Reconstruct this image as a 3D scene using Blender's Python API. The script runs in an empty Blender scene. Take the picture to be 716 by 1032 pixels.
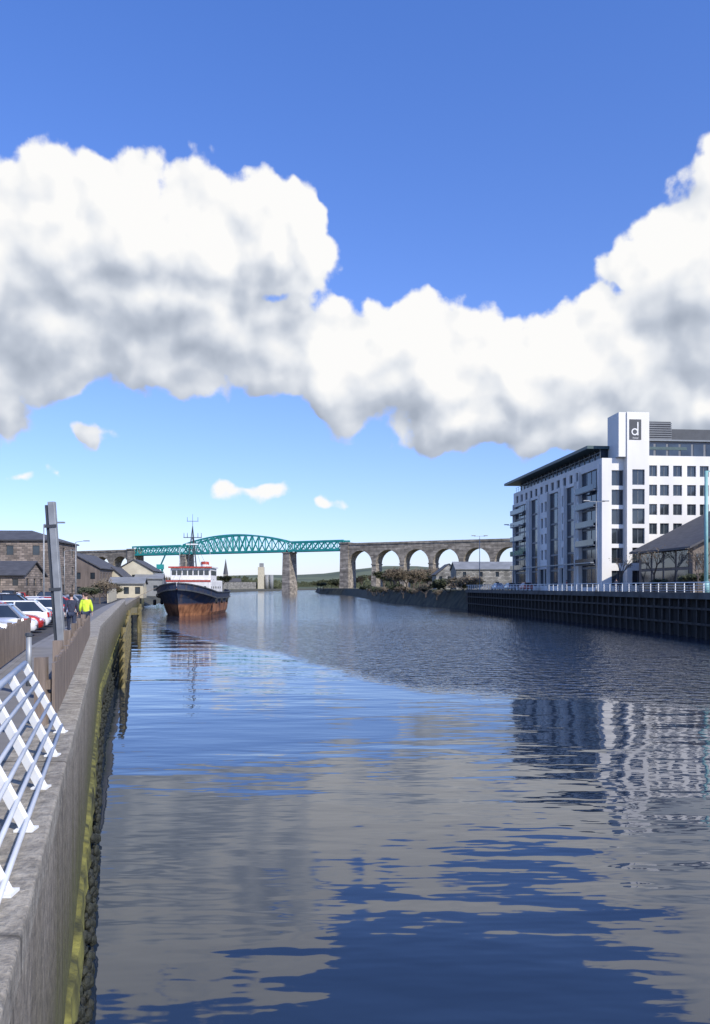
import bpy, bmesh, math, random
from mathutils import Vector, Matrix
random.seed(7)
D=bpy.data; C=bpy.context; COL=C.scene.collection
C.scene.view_settings.view_transform='Standard'; C.scene.view_settings.look='None'; C.scene.view_settings.exposure=0

# ------------------------------------------------------------------ materials
def nodes_mat(name):
    m=D.materials.new(name); m.use_nodes=True
    nt=m.node_tree; b=nt.nodes['Principled BSDF']; return m,nt,b
def M(name,col,rough=.8,var=.18,scale=2.0,bump=0.0,metal=0.0,col2=None,detail=4,stretch=(1,1,1),lo=.3,hi=.7,spec=None):
    m,nt,b=nodes_mat(name); n=nt.nodes; l=nt.links
    tc=n.new('ShaderNodeTexCoord'); mp=n.new('ShaderNodeMapping'); mp.inputs['Scale'].default_value=stretch
    no=n.new('ShaderNodeTexNoise'); no.inputs['Scale'].default_value=scale; no.inputs['Detail'].default_value=detail
    l.new(tc.outputs['Object'],mp.inputs[0]); l.new(mp.outputs[0],no.inputs['Vector'])
    cr=n.new('ShaderNodeValToRGB'); l.new(no.outputs['Fac'],cr.inputs[0])
    c1=tuple(max(0,c*(1-var)) for c in col); c2=col2 if col2 else tuple(min(1,c*(1+var)) for c in col)
    cr.color_ramp.elements[0].color=(*c1,1); cr.color_ramp.elements[1].color=(*c2,1)
    cr.color_ramp.elements[0].position=lo; cr.color_ramp.elements[1].position=hi
    l.new(cr.outputs[0],b.inputs['Base Color']); b.inputs['Roughness'].default_value=rough; b.inputs['Metallic'].default_value=metal
    if spec is not None: b.inputs['Specular IOR Level'].default_value=spec
    if bump:
        bp=n.new('ShaderNodeBump'); bp.inputs['Distance'].default_value=bump; bp.inputs['Strength'].default_value=.8
        n2=n.new('ShaderNodeTexNoise'); n2.inputs['Scale'].default_value=scale*5; n2.inputs['Detail'].default_value=3
        l.new(mp.outputs[0],n2.inputs['Vector']); l.new(n2.outputs['Fac'],bp.inputs['Height']); l.new(bp.outputs[0],b.inputs['Normal'])
    return m
def stone(name,col,bw=1.2,bh=.5,mortar=(.12,.11,.1),var=.35):
    m,nt,b=nodes_mat(name); n=nt.nodes; l=nt.links
    tc=n.new('ShaderNodeTexCoord'); sp=n.new('ShaderNodeSeparateXYZ'); l.new(tc.outputs['Object'],sp.inputs[0])
    ad=n.new('ShaderNodeMath'); ad.operation='ADD'; l.new(sp.outputs[0],ad.inputs[0]); l.new(sp.outputs[1],ad.inputs[1])
    cb=n.new('ShaderNodeCombineXYZ'); l.new(ad.outputs[0],cb.inputs[0]); l.new(sp.outputs[2],cb.inputs[1])
    br=n.new('ShaderNodeTexBrick'); br.inputs['Scale'].default_value=1; br.inputs['Brick Width'].default_value=bw; br.inputs['Row Height'].default_value=bh
    br.inputs['Mortar Size'].default_value=.03; br.inputs['Color1'].default_value=(*[c*(1-var) for c in col],1)
    br.inputs['Color2'].default_value=(*[min(1,c*(1+var)) for c in col],1); br.inputs['Mortar'].default_value=(*mortar,1)
    l.new(cb.outputs[0],br.inputs['Vector'])
    no=n.new('ShaderNodeTexNoise'); no.inputs['Scale'].default_value=.35; no.inputs['Detail'].default_value=5; l.new(tc.outputs['Object'],no.inputs['Vector'])
    mr=n.new('ShaderNodeMapRange'); mr.inputs[1].default_value=.3; mr.inputs[2].default_value=.7; mr.inputs[3].default_value=.6; mr.inputs[4].default_value=1.25
    l.new(no.outputs['Fac'],mr.inputs[0])
    vm=n.new('ShaderNodeVectorMath'); vm.operation='SCALE'; l.new(br.outputs['Color'],vm.inputs[0]); l.new(mr.outputs[0],vm.inputs['Scale'])
    l.new(vm.outputs[0],b.inputs['Base Color']); b.inputs['Roughness'].default_value=.9
    bp=n.new('ShaderNodeBump'); bp.inputs['Distance'].default_value=.04; l.new(br.outputs['Fac'],bp.inputs['Height']); bp.invert=True; l.new(bp.outputs[0],b.inputs['Normal'])
    return m

m_white=M('white_paint',(.76,.76,.73),.5,.10,3,detail=7)
m_render=M('white_render',(.76,.735,.68),.8,.10,.25,stretch=(1,1,.3))
m_grey=M('grey_cladding',(.15,.16,.17),.5,.15,.5)
m_dark=M('dark_metal',(.05,.055,.06),.45,.2,1)
m_glass=M('window_glass',(.03,.04,.05),.06,.5,.4,spec=.8)
m_glassb=M('tinted_window_glass',(.025,.035,.05),.08,.6,.5,spec=.45)
m_frame=M('grey_frame',(.22,.24,.25),.4,.1,2)
m_teal=M('teal_paint',(.02,.27,.245),.5,.15,.2)
m_pole=M('galvanised_metal',(.30,.31,.31),.5,.2,5,metal=.3)
m_stone=stone('viaduct_limestone',(.27,.235,.19),2.2,.9)
m_ware=stone('warehouse_stone',(.24,.195,.16),.9,.35)
m_mill=stone('grey_store_stone',(.27,.26,.23),.9,.4)
m_slate=M('roof_slate',(.07,.07,.075),.7,.25,.8,stretch=(1,1,4))
m_roofl=M('pale_sheet_roof',(.33,.33,.32),.6,.12,.4)
m_roofm=M('grey_sheet_roof',(.22,.225,.22),.6,.2,.4)
m_cream=M('cream_render',(.50,.45,.33),.85,.15,.5)
m_brown=M('brown_cladding',(.15,.12,.10),.7,.3,1.5,stretch=(1,1,.2))
m_wood=M('weathered_timber',(.20,.155,.12),.85,.4,2.0,.01,stretch=(6,6,.6))
m_oldwood=M('tidal_timber',(.17,.14,.06),.9,.5,1.2,.02,stretch=(3,3,.8))
m_asph=M('asphalt',(.06,.06,.063),.9,.25,1.5,.004)
m_pave=M('paving',(.20,.195,.19),.9,.15,1.2,.004)
m_line=M('road_marking_paint',(.7,.7,.68),.7,.15,4)
m_tyre=M('tyre_rubber',(.02,.02,.02),.85,.2,8)
m_rim=M('wheel_rim',(.45,.45,.46),.35,.1,4,metal=.7)
m_red=M('red_lamp',(.45,.02,.02),.3,.1,8)
m_redp=M('red_paint',(.40,.055,.035),.5,.25,2)
m_orange=M('orange_paint',(.55,.16,.04),.6,.2,2)
m_lampg=M('headlight_glass',(.7,.72,.75),.12,.05,8)
m_skin=M('skin',(.55,.34,.26),.6,.08,20)
m_hair=M('brown_hair',(.05,.03,.02),.8,.2,40)
m_navy=M('navy_jacket',(.03,.035,.06),.85,.2,10)
m_hiviz=M('hi_vis_yellow',(.62,.80,.05),.7,.08,10)
m_jean=M('dark_trousers',(.03,.04,.07),.9,.2,10)
m_bark=M('bark',(.11,.085,.065),.95,.3,4)
m_leafd=M('evergreen_leaves',(.04,.055,.025),.8,.5,.6,col2=(.10,.11,.05))
m_leafb=M('budding_twigs',(.14,.105,.07),.9,.4,.6,col2=(.25,.20,.13))
m_grass=M('rough_grass',(.10,.11,.04),.95,.4,.08,.02,col2=(.22,.19,.09))
m_hill=M('distant_fields',(.06,.085,.05),.95,.3,.006,col2=(.15,.17,.09))
m_weed=M('seaweed',(.018,.020,.012),.7,.5,6,.03)
m_mud=M('dark_bank',(.045,.042,.03),.9,.4,.4,.05,col2=(.09,.085,.05))
m_piles=M('dark_pile_timber',(.04,.035,.03),.85,.5,1,.01,stretch=(2,2,.3))

def wall_mat(name,coping=False):
    m,nt,b=nodes_mat(name); n=nt.nodes; l=nt.links
    g=n.new('ShaderNodeNewGeometry'); sp=n.new('ShaderNodeSeparateXYZ'); l.new(g.outputs['Position'],sp.inputs[0])
    n1=n.new('ShaderNodeTexNoise'); n1.inputs['Scale'].default_value=1.3; n1.inputs['Detail'].default_value=8; n1.inputs['Roughness'].default_value=.68
    mp=n.new('ShaderNodeMapping'); mp.inputs['Scale'].default_value=(1.6,1.6,.3); l.new(g.outputs['Position'],mp.inputs[0]); l.new(mp.outputs[0],n1.inputs['Vector'])
    a=n.new('ShaderNodeMath'); a.operation='MULTIPLY_ADD'; l.new(n1.outputs['Fac'],a.inputs[0]); a.inputs[1].default_value=3.0; l.new(sp.outputs[2],a.inputs[2])
    mr=n.new('ShaderNodeMapRange'); mr.inputs[1].default_value=1.50; mr.inputs[2].default_value=5.50; l.new(a.outputs[0],mr.inputs[0])
    cr=n.new('ShaderNodeValToRGB'); l.new(mr.outputs[0],cr.inputs[0]); e=cr.color_ramp.elements
    if coping:
        e[0].position=.5; e[0].color=(.12,.10,.065,1); e[1].position=1; e[1].color=(.38,.34,.27,1)
        x=e.new(.75); x.color=(.24,.21,.165,1)
    else:
        e[0].position=0; e[0].color=(.014,.015,.009,1); e[1].position=1; e[1].color=(.36,.315,.245,1)
        for p,c in ((.20,(.028,.03,.013)),(.30,(.06,.06,.02)),(.42,(.12,.118,.035)),(.52,(.12,.11,.048)),(.64,(.17,.145,.095)),(.82,(.25,.215,.165))):
            x=e.new(p); x.color=(*c,1)
    n2=n.new('ShaderNodeTexNoise'); n2.inputs['Scale'].default_value=11; n2.inputs['Detail'].default_value=6; n2.inputs['Roughness'].default_value=.7; l.new(g.outputs['Position'],n2.inputs['Vector'])
    m2=n.new('ShaderNodeMapRange'); m2.inputs[1].default_value=.3; m2.inputs[2].default_value=.7; m2.inputs[3].default_value=.45; m2.inputs[4].default_value=1.4; l.new(n2.outputs['Fac'],m2.inputs[0])
    vm=n.new('ShaderNodeVectorMath'); vm.operation='SCALE'; l.new(cr.outputs[0],vm.inputs[0]); l.new(m2.outputs[0],vm.inputs['Scale'])
    fr=n.new('ShaderNodeMath'); fr.operation='PINGPONG'; l.new(sp.outputs[1],fr.inputs[0]); fr.inputs[1].default_value=1.5
    j=n.new('ShaderNodeMapRange'); j.inputs[1].default_value=.0; j.inputs[2].default_value=.035; j.inputs[3].default_value=.25; l.new(fr.outputs[0],j.inputs[0])
    v2=n.new('ShaderNodeVectorMath'); v2.operation='SCALE'; l.new(vm.outputs[0],v2.inputs[0]); l.new(j.outputs[0],v2.inputs['Scale'])
    l.new(v2.outputs[0],b.inputs['Base Color']); b.inputs['Roughness'].default_value=.88
    bp=n.new('ShaderNodeBump'); bp.inputs['Distance'].default_value=.04; l.new(n2.outputs['Fac'],bp.inputs['Height']); l.new(bp.outputs[0],b.inputs['Normal'])
    return m
m_wall=wall_mat('tidal_wall_concrete'); m_concrete=wall_mat('coping_concrete',True)
m_algae=M('algae_ledge',(.05,.052,.018),.85,.3,3.0,.03,col2=(.22,.205,.045),lo=.36,hi=.66,detail=8)

def hull_mat():
    m,nt,b=nodes_mat('rusty_hull_paint'); n=nt.nodes; l=nt.links
    tc=n.new('ShaderNodeTexCoord'); sp=n.new('ShaderNodeSeparateXYZ'); l.new(tc.outputs['Object'],sp.inputs[0])
    mp=n.new('ShaderNodeMapping'); mp.inputs['Scale'].default_value=(1,1,.35); l.new(tc.outputs['Object'],mp.inputs[0])
    no=n.new('ShaderNodeTexNoise'); no.inputs['Scale'].default_value=1.1; no.inputs['Detail'].default_value=6; l.new(mp.outputs[0],no.inputs['Vector'])
    a=n.new('ShaderNodeMath'); a.operation='MULTIPLY_ADD'; l.new(no.outputs['Fac'],a.inputs[0]); a.inputs[1].default_value=1.0; l.new(sp.outputs[2],a.inputs[2])
    mr=n.new('ShaderNodeMapRange'); mr.inputs[1].default_value=2.5; mr.inputs[2].default_value=2.9; l.new(a.outputs[0],mr.inputs[0])
    cr=n.new('ShaderNodeValToRGB'); l.new(no.outputs['Fac'],cr.inputs[0]); cr.color_ramp.elements[0].color=(.11,.04,.02,1); cr.color_ramp.elements[1].color=(.38,.17,.08,1)
    cr.color_ramp.elements[0].position=.35; cr.color_ramp.elements[1].position=.65
    cr2=n.new('ShaderNodeValToRGB'); l.new(no.outputs['Fac'],cr2.inputs[0]); cr2.color_ramp.elements[0].color=(.018,.032,.07,1); cr2.color_ramp.elements[1].color=(.10,.07,.055,1)
    cr2.color_ramp.elements[0].position=.5; cr2.color_ramp.elements[1].position=.78
    mx=n.new('ShaderNodeMix'); mx.data_type='RGBA'; l.new(mr.outputs[0],mx.inputs[0]); l.new(cr.outputs[0],mx.inputs[6]); l.new(cr2.outputs[0],mx.inputs[7])
    l.new(mx.outputs[2],b.inputs['Base Color']); b.inputs['Roughness'].default_value=.6
    return m
m_hull=hull_mat()

# ------------------------------------------------------------------ mesh builder
class MB:
    def __init__(s): s.v=[]; s.f=[]
    def add(s,vs,fs):
        o=len(s.v); s.v+= [tuple(v) for v in vs]; s.f+=[tuple(i+o for i in f) for f in fs]; return s
    def hexa(s,p): return s.add(p,[(0,3,2,1),(4,5,6,7),(0,1,5,4),(1,2,6,5),(2,3,7,6),(3,0,4,7)])
    def box(s,x0,x1,y0,y1,z0,z1):
        return s.hexa([(x0,y0,z0),(x1,y0,z0),(x1,y1,z0),(x0,y1,z0),(x0,y0,z1),(x1,y0,z1),(x1,y1,z1),(x0,y1,z1)])
    def quad(s,*p): return s.add(p,[tuple(range(len(p)))])
    def cyl(s,a,b,r0,r1=None,n=10,cap=True):
        if r1 is None: r1=r0
        a=Vector(a); b=Vector(b); d=(b-a).normalized(); u=d.orthogonal().normalized(); w=d.cross(u)
        vs=[];
        for (c,r) in ((a,r0),(b,r1)):
            for i in range(n):
                t=2*math.pi*i/n; vs.append(c+u*r*math.cos(t)+w*r*math.sin(t))
        fs=[(i,(i+1)%n,n+(i+1)%n,n+i) for i in range(n)]
        if cap: fs+= [tuple(range(n-1,-1,-1)),tuple(range(n,2*n))]
        return s.add(vs,fs)
    def beam(s,a,b,w,h=None):
        h=h or w; a=Vector(a); b=Vector(b); d=(b-a).normalized()
        up=Vector((0,0,1)) if abs(d.z)<.95 else Vector((0,1,0))
        u=d.cross(up).normalized()*w/2; k=u.cross(d).normalized()*h/2
        return s.hexa([a-u-k,a+u-k,b+u-k,b-u-k,a-u+k,a+u+k,b+u+k,b-u+k])
    def sphere(s,c,r,n=10,sc=(1,1,1)):
        c=Vector(c); vs=[];fs=[]; m=n//2+1
        for j in range(m+1):
            ph=math.pi*j/m
            for i in range(n):
                t=2*math.pi*i/n; vs.append((c.x+r*sc[0]*math.sin(ph)*math.cos(t),c.y+r*sc[1]*math.sin(ph)*math.sin(t),c.z+r*sc[2]*math.cos(ph)))
        for j in range(m):
            for i in range(n): fs.append((j*n+i,(j+1)*n+i,(j+1)*n+(i+1)%n,j*n+(i+1)%n))
        return s.add(vs,fs)
    def wall(s,o,du,dn,L,z0,z1,ops,depth=.25):
        o=Vector(o); du=Vector(du); dn=Vector(dn)
        us=sorted({0,L}|{q for p in ops for q in p[:2]}); zs=sorted({z0,z1}|{q for p in ops for q in p[2:]})
        P=lambda u,z,d=0:(o+du*u-dn*d)+Vector((0,0,z))
        for i in range(len(us)-1):
            for j in range(len(zs)-1):
                cu=(us[i]+us[i+1])/2; cz=(zs[j]+zs[j+1])/2
                if any(p[0]<cu<p[1] and p[2]<cz<p[3] for p in ops): continue
                s.quad(P(us[i],zs[j]),P(us[i+1],zs[j]),P(us[i+1],zs[j+1]),P(us[i],zs[j+1]))
        for (a,b,c,d) in ops:
            s.quad(P(a,c),P(a,c,depth),P(a,d,depth),P(a,d)); s.quad(P(b,c),P(b,d),P(b,d,depth),P(b,c,depth))
            s.quad(P(a,c),P(b,c),P(b,c,depth),P(a,c,depth)); s.quad(P(a,d),P(a,d,depth),P(b,d,depth),P(b,d))
        return s
    def mesh(s,name,mat,smooth=False):
        me=D.meshes.new(name); me.from_pydata(s.v,[],s.f); me.update()
        if smooth:
            for p in me.polygons: p.use_smooth=True
        if mat: me.materials.append(mat)
        return me
    def obj(s,name,mat,parent=None,loc=None,smooth=False,bevel=0,**kw):
        o=D.objects.new(name,s.mesh(name,mat,smooth)); COL.objects.link(o)
        if parent: o.parent=parent
        if loc: o.location=loc
        if bevel:
            b=o.modifiers.new('b','BEVEL'); b.width=bevel; b.segments=2; b.limit_method='ANGLE'
        for k,v in kw.items(): o[k]=v
        return o
def thing(name,loc=(0,0,0),rz=0,**kw):
    e=D.objects.new(name,None); COL.objects.link(e); e.location=loc; e.rotation_euler=(0,0,rz); e.empty_display_size=.5
    for k,v in kw.items(): e[k]=v
    return e
ALLCH={}
def copy_thing(o,loc=None,rz=None,parent=None):
    n=o.copy(); COL.objects.link(n)
    if parent is not None: n.parent=parent
    if loc is not None: n.location=loc
    if rz is not None: n.rotation_euler=(n.rotation_euler[0],n.rotation_euler[1],rz)
    for c in [c for c in ALLCH.get(o.name,[])]:
        k=copy_thing(c,parent=n)
        ALLCH.setdefault(n.name,[]).append(k)
    return n
def reg():
    ALLCH.clear()
    for o in D.objects:
        if o.parent: ALLCH.setdefault(o.parent.name,[]).append(o)
def lerp(pl,y):
    for (a,b) in zip(pl[:-1],pl[1:]):
        if a[0]<=y<=b[0]: t=(y-a[0])/(b[0]-a[0]); return a[1]+(b[1]-a[1])*t
    return pl[-1][1] if y>pl[-1][0] else pl[0][1]

# ------------------------------------------------------------------ world
SUN_EL=math.radians(38); sx,sy=.66,-.75
w=D.worlds.new('World'); C.scene.world=w; w.use_nodes=True
try: w.cycles.sampling_method='MANUAL'; w.cycles.sample_map_resolution=256
except Exception: pass
nt=w.node_tree; n=nt.nodes; l=nt.links; n.clear()
out=n.new('ShaderNodeOutputWorld'); sky=n.new('ShaderNodeTexSky'); sky.sky_type='NISHITA'; sky.sun_disc=False
sky.sun_elevation=SUN_EL; sky.sun_rotation=math.atan2(sx,sy); sky.air_density=1.0; sky.dust_density=.4; sky.ozone_density=3.0; sky.altitude=0
def wm(op,a,b=None,c=None):
    x=n.new('ShaderNodeMath'); x.operation=op
    for i,q in enumerate((a,b,c)):
        if q is None: continue
        if isinstance(q,(int,float)): x.inputs[i].default_value=q
        else: l.new(q,x.inputs[i])
    return x.outputs[0]
tc=n.new('ShaderNodeTexCoord'); sp=n.new('ShaderNodeSeparateXYZ'); l.new(tc.outputs['Generated'],sp.inputs[0])
az=wm('ARCTAN2',sp.outputs[0],sp.outputs[1]); el=wm('ARCSINE',sp.outputs[2])
elc=wm('MINIMUM',wm('MAXIMUM',el,0),.7)
ti=n.new('ShaderNodeVectorMath'); ti.operation='MULTIPLY_ADD'; l.new(elc,ti.inputs[0]); ti.inputs[1].default_value=(-.28,.22,.80); ti.inputs[2].default_value=(1.06,1.08,1.48)
hs=n.new('ShaderNodeVectorMath'); hs.operation='MULTIPLY'; l.new(sky.outputs[0],hs.inputs[0]); l.new(ti.outputs[0],hs.inputs[1])
bg=n.new('ShaderNodeBackground'); bg.inputs[1].default_value=.125; l.new(hs.outputs[0],bg.inputs[0])
def azel(px,py):
    u=(px-358)/810; v=(592-py)/810; az=math.atan(u); return az, math.atan(v*math.cos(az))
blobs=[(-10,285,120,114),(50,245,90,92),(118,235,82,86),(190,250,80,80),(268,242,66,64),(305,238,36,44),(90,340,180,56),(165,305,120,68),(235,340,135,54),
(330,360,110,52),(430,378,120,64),(535,390,115,64),(400,345,75,46),(570,372,80,56),(640,366,95,78),(700,298,90,116),(722,225,55,82),
(480,422,105,30),(590,422,115,34),(725,412,110,38),
(-110,300,150,110),(-280,340,170,80),(850,290,140,150),(1030,350,170,90)]
wisps=[(5,428,44,34),(90,439,30,17),(258,497,64,16),(325,508,32,15),(50,480,26,12),(12,482,26,12)]
grp=D.node_groups.new('cloud_field','ShaderNodeTree')
grp.interface.new_socket('P',in_out='INPUT',socket_type='NodeSocketVector')
for nm in ('Field','Dens','Soft'): grp.interface.new_socket(nm,in_out='OUTPUT',socket_type='NodeSocketFloat')
gn=grp.nodes; gl=grp.links; gi=gn.new('NodeGroupInput'); go=gn.new('NodeGroupOutput')
def gm(op,a,b=None,c=None):
    x=gn.new('ShaderNodeMath'); x.operation=op
    for i,q in enumerate((a,b,c)):
        if q is None: continue
        if isinstance(q,(int,float)): x.inputs[i].default_value=q
        else: gl.new(q,x.inputs[i])
    return x.outputs[0]
wn=gn.new('ShaderNodeTexNoise'); wn.noise_dimensions='2D'; wn.inputs['Scale'].default_value=11; wn.inputs['Detail'].default_value=4; gl.new(gi.outputs[0],wn.inputs['Vector'])
s1=gn.new('ShaderNodeVectorMath'); s1.operation='MULTIPLY_ADD'; gl.new(wn.outputs['Color'],s1.inputs[0]); s1.inputs[1].default_value=(.06,.05,0); s1.inputs[2].default_value=(-.03,-.025,0)
s2=gn.new('ShaderNodeVectorMath'); s2.operation='ADD'; gl.new(gi.outputs[0],s2.inputs[0]); gl.new(s1.outputs[0],s2.inputs[1])
acc=None
for lst,amp in ((blobs,1.0),(wisps,.30)):
  for (cx,cy,rx,ry) in lst:
    a,e=azel(cx,cy); ra=rx/810*math.cos(a)**2; re=ry/810*math.cos(a)*math.cos(e)**2
    q=gn.new('ShaderNodeVectorMath'); q.operation='MULTIPLY_ADD'; gl.new(s2.outputs[0],q.inputs[0]); q.inputs[1].default_value=(1/ra,1/re,0); q.inputs[2].default_value=(-a/ra,-e/re,0)
    ln=gn.new('ShaderNodeVectorMath'); ln.operation='LENGTH'; gl.new(q.outputs[0],ln.inputs[0])
    if amp==1.0: f=gm('SUBTRACT',1.0,ln.outputs['Value'])
    else: f=gm('MULTIPLY_ADD',ln.outputs['Value'],-.42,.20)
    acc=f if acc is None else (gm('SMOOTH_MAX',acc,f,.12) if amp==1.0 else gm('MAXIMUM',acc,f))
def tn(sc,det,ro):
    x=gn.new('ShaderNodeTexNoise'); x.noise_dimensions='2D'; x.inputs['Scale'].default_value=sc; x.inputs['Detail'].default_value=det; x.inputs['Roughness'].default_value=ro; gl.new(gi.outputs[0],x.inputs['Vector']); return x.outputs['Fac']
def tv(sc,sm):
    x=gn.new('ShaderNodeTexVoronoi'); x.voronoi_dimensions='2D'; x.feature='SMOOTH_F1'; x.inputs['Scale'].default_value=sc; x.inputs['Smoothness'].default_value=sm; gl.new(s2.outputs[0],x.inputs['Vector']); return x.outputs['Distance']
v1=tv(14,.35); v2=tv(33,.35)
dd=gm('ADD',acc,gm('MULTIPLY_ADD',tn(13,8,.54),.80,-.40))
dd=gm('ADD',dd,gm('MULTIPLY_ADD',v1,-.42,.17)); dd=gm('ADD',dd,gm('MULTIPLY_ADD',v2,-.24,.10))
soft=gm('ADD',gm('MULTIPLY_ADD',tn(12,3.5,.5),.75,-.37),gm('MULTIPLY',acc,.55))
soft=gm('ADD',soft,gm('ADD',gm('MULTIPLY',v1,-.50),gm('MULTIPLY',v2,-.26)))
gl.new(acc,go.inputs[0]); gl.new(dd,go.inputs[1]); gl.new(soft,go.inputs[2])
def P(off):
    cb=n.new('ShaderNodeCombineXYZ'); l.new(wm('ADD',az,off[0]),cb.inputs[0]); l.new(wm('ADD',el,off[1]),cb.inputs[1]); cb.inputs[2].default_value=0
    g=n.new('ShaderNodeGroup'); g.node_tree=grp; l.new(cb.outputs[0],g.inputs[0]); return g
g0=P((0,0)); g1=P((.012,.022)); g2=P((.012,.095))
def mr(v,a,b,c=0,d=1,kind='SMOOTHSTEP'):
    x=n.new('ShaderNodeMapRange'); x.interpolation_type=kind; x.inputs[1].default_value=a; x.inputs[2].default_value=b; x.inputs[3].default_value=c; x.inputs[4].default_value=d; l.new(v,x.inputs[0]); return x.outputs[0]
alpha=mr(g0.outputs['Dens'],-.09,.08)
lit=wm('ADD',wm('SUBTRACT',g0.outputs['Soft'],g1.outputs['Soft']),wm('MULTIPLY',wm('SUBTRACT',g0.outputs['Dens'],g1.outputs['Dens']),.15))
above=mr(g2.outputs['Field'],-.20,.65)
sh=wm('ADD',wm('MULTIPLY_ADD',lit,.85,.93),wm('MULTIPLY',above,-.42))
cr=n.new('ShaderNodeValToRGB'); l.new(sh,cr.inputs[0]); e=cr.color_ramp.elements
e[0].position=.05; e[0].color=(.38,.43,.52,1); e[1].position=1.0; e[1].color=(.98,.975,.965,1)
x=e.new(.40); x.color=(.54,.59,.68,1)
x=e.new(.72); x.color=(.79,.82,.87,1)
bg2=n.new('ShaderNodeBackground'); bg2.inputs[1].default_value=1.0; l.new(cr.outputs[0],bg2.inputs[0])
mx=n.new('ShaderNodeMixShader'); l.new(alpha,mx.inputs[0]); l.new(bg.outputs[0],mx.inputs[1]); l.new(bg2.outputs[0],mx.inputs[2]); l.new(mx.outputs[0],out.inputs[0])
sd=D.lights.new('sun','SUN'); sd.energy=4.8; sd.angle=math.radians(.5); sd.color=(1,.94,.84)
so=D.objects.new('sun',sd); COL.objects.link(so)
dv=Vector((sx*math.cos(SUN_EL),sy*math.cos(SUN_EL),math.sin(SUN_EL))); so.rotation_euler=dv.to_track_quat('Z','Y').to_euler()

# ------------------------------------------------------------------ camera
cd=D.cameras.new('camera'); cam=D.objects.new('camera',cd); COL.objects.link(cam); C.scene.camera=cam
cam.location=(0,0,5); cam.rotation_euler=(math.radians(90),0,0)
cd.sensor_fit='VERTICAL'; cd.sensor_height=36; cd.lens=28.26; cd.shift_y=76/1032; cd.clip_end=9000; cd.clip_start=.05

# ------------------------------------------------------------------ water
def water_mat():
    m,nt,b=nodes_mat('river_water'); n=nt.nodes; l=nt.links
    b.inputs['Base Color'].default_value=(.015,.026,.046,1); b.inputs['Roughness'].default_value=.02; b.inputs['IOR'].default_value=1.58
    g=n.new('ShaderNodeNewGeometry'); sp=n.new('ShaderNodeSeparateXYZ'); l.new(g.outputs['Position'],sp.inputs[0])
    def mt(op,a,b_=None,c=None):
        x=n.new('ShaderNodeMath'); x.operation=op
        for i,q in enumerate((a,b_,c)):
            if q is None: continue
            if isinstance(q,(int,float)): x.inputs[i].default_value=q
            else: l.new(q,x.inputs[i])
        return x.outputs[0]
    def noise(sc,str_,det=3,rot=0):
        mp=n.new('ShaderNodeMapping'); mp.inputs['Scale'].default_value=str_; mp.inputs['Rotation'].default_value=(0,0,rot); l.new(g.outputs['Position'],mp.inputs[0])
        x=n.new('ShaderNodeTexNoise'); x.noise_dimensions='2D'; x.inputs['Scale'].default_value=sc; x.inputs['Detail'].default_value=det; l.new(mp.outputs[0],x.inputs['Vector']); return x.outputs['Fac']
    def mrg(v,a,b_,c=0,d=1):
        x=n.new('ShaderNodeMapRange'); x.interpolation_type='SMOOTHSTEP'
        for i,q in enumerate((a,b_,c,d)): x.inputs[i+1].default_value=q
        l.new(v,x.inputs[0]); return x.outputs[0]
    A=noise(.50,(.30,1,1),2,.15); B=noise(1.7,(.35,1,1),2,-.18); W=noise(1.5,(.7,1,1),3,.2); big=noise(.06,(.5,1,1),2); C_=noise(.16,(.6,1,1),2,.3)
    X=sp.outputs[0]; Y=sp.outputs[1]
    edge=mt('ADD',mt('MULTIPLY_ADD',mt('MINIMUM',X,3),-2.3,46),mt('MULTIPLY',mt('MAXIMUM',mt('SUBTRACT',X,3),0),-.7))
    dy=mt('SUBTRACT',Y,edge); dy=mt('ADD',dy,mt('MULTIPLY_ADD',big,12,-6))
    m1=mrg(dy,-2,4); m2=mrg(Y,85,135,1,.35)
    mask=mt('MULTIPLY',m1,m2)
    amp=mrg(C_,.3,.7,.45,1.5)
    h=mt('MULTIPLY',mt('MULTIPLY',A,amp),.044)
    h=mt('ADD',h,mt('MULTIPLY',mt('MULTIPLY',B,amp),mrg(Y,6,40,.014,.010)))
    h=mt('ADD',h,mt('MULTIPLY',mt('MULTIPLY',W,mask),.18))
    bp=n.new('ShaderNodeBump'); bp.inputs['Strength'].default_value=1; bp.inputs['Distance'].default_value=1; l.new(h,bp.inputs['Height']); l.new(bp.outputs[0],b.inputs['Normal'])
    l.new(mt('MULTIPLY_ADD',mask,.03,.02),b.inputs['Roughness'])
    return m
MB().quad((-4000,-400,0),(4000,-400,0),(4000,7000,0),(-4000,7000,0)).obj('water',water_mat(),kind='structure')

# ------------------------------------------------------------------ banks
LB=[(-30,8.7),(9.2,-3.15),(27.4,-8.7),(84,-24),(140,-38),(202,-53),(400,-80),(660,-112),(1000,-125),(1700,-75)]
RB=[(-30,42.5),(76.4,33.8),(106.6,31.9),(184,25.4),(230,18),(289,8),(420,2),(560,-10),(590,-22),(640,-30),(900,-45),(1700,-62)]
def ys(pl,a,b,step):
    r=[];y=a
    while y<b: r.append(y); y+=step
    r.append(b); r+= [p[0] for p in pl if a<p[0]<b]; return sorted(set(r))
ZL=2.85; ZR=4.4
b=MB(); c=MB(); yy=ys(LB,-30,1700,40)
for y0,y1 in zip(yy[:-1],yy[1:]):
    i0,i1=(.45 if y0<202 else 9),(.45 if y1<=202 else 9)
    x0=lerp(LB,y0)-i0;x1=lerp(LB,y1)-i1
    b.quad((-3500,y0,ZL),(x0,y0,ZL),(x1,y1,ZL),(-3500,y1,ZL))
    if y0>=202:
        c.quad((x0,y0,ZL),(lerp(LB,y0),y0,-.5),(lerp(LB,y1),y1,-.5),(x1,y1,ZL))
b.obj('ground',m_grass,kind='structure')
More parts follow.
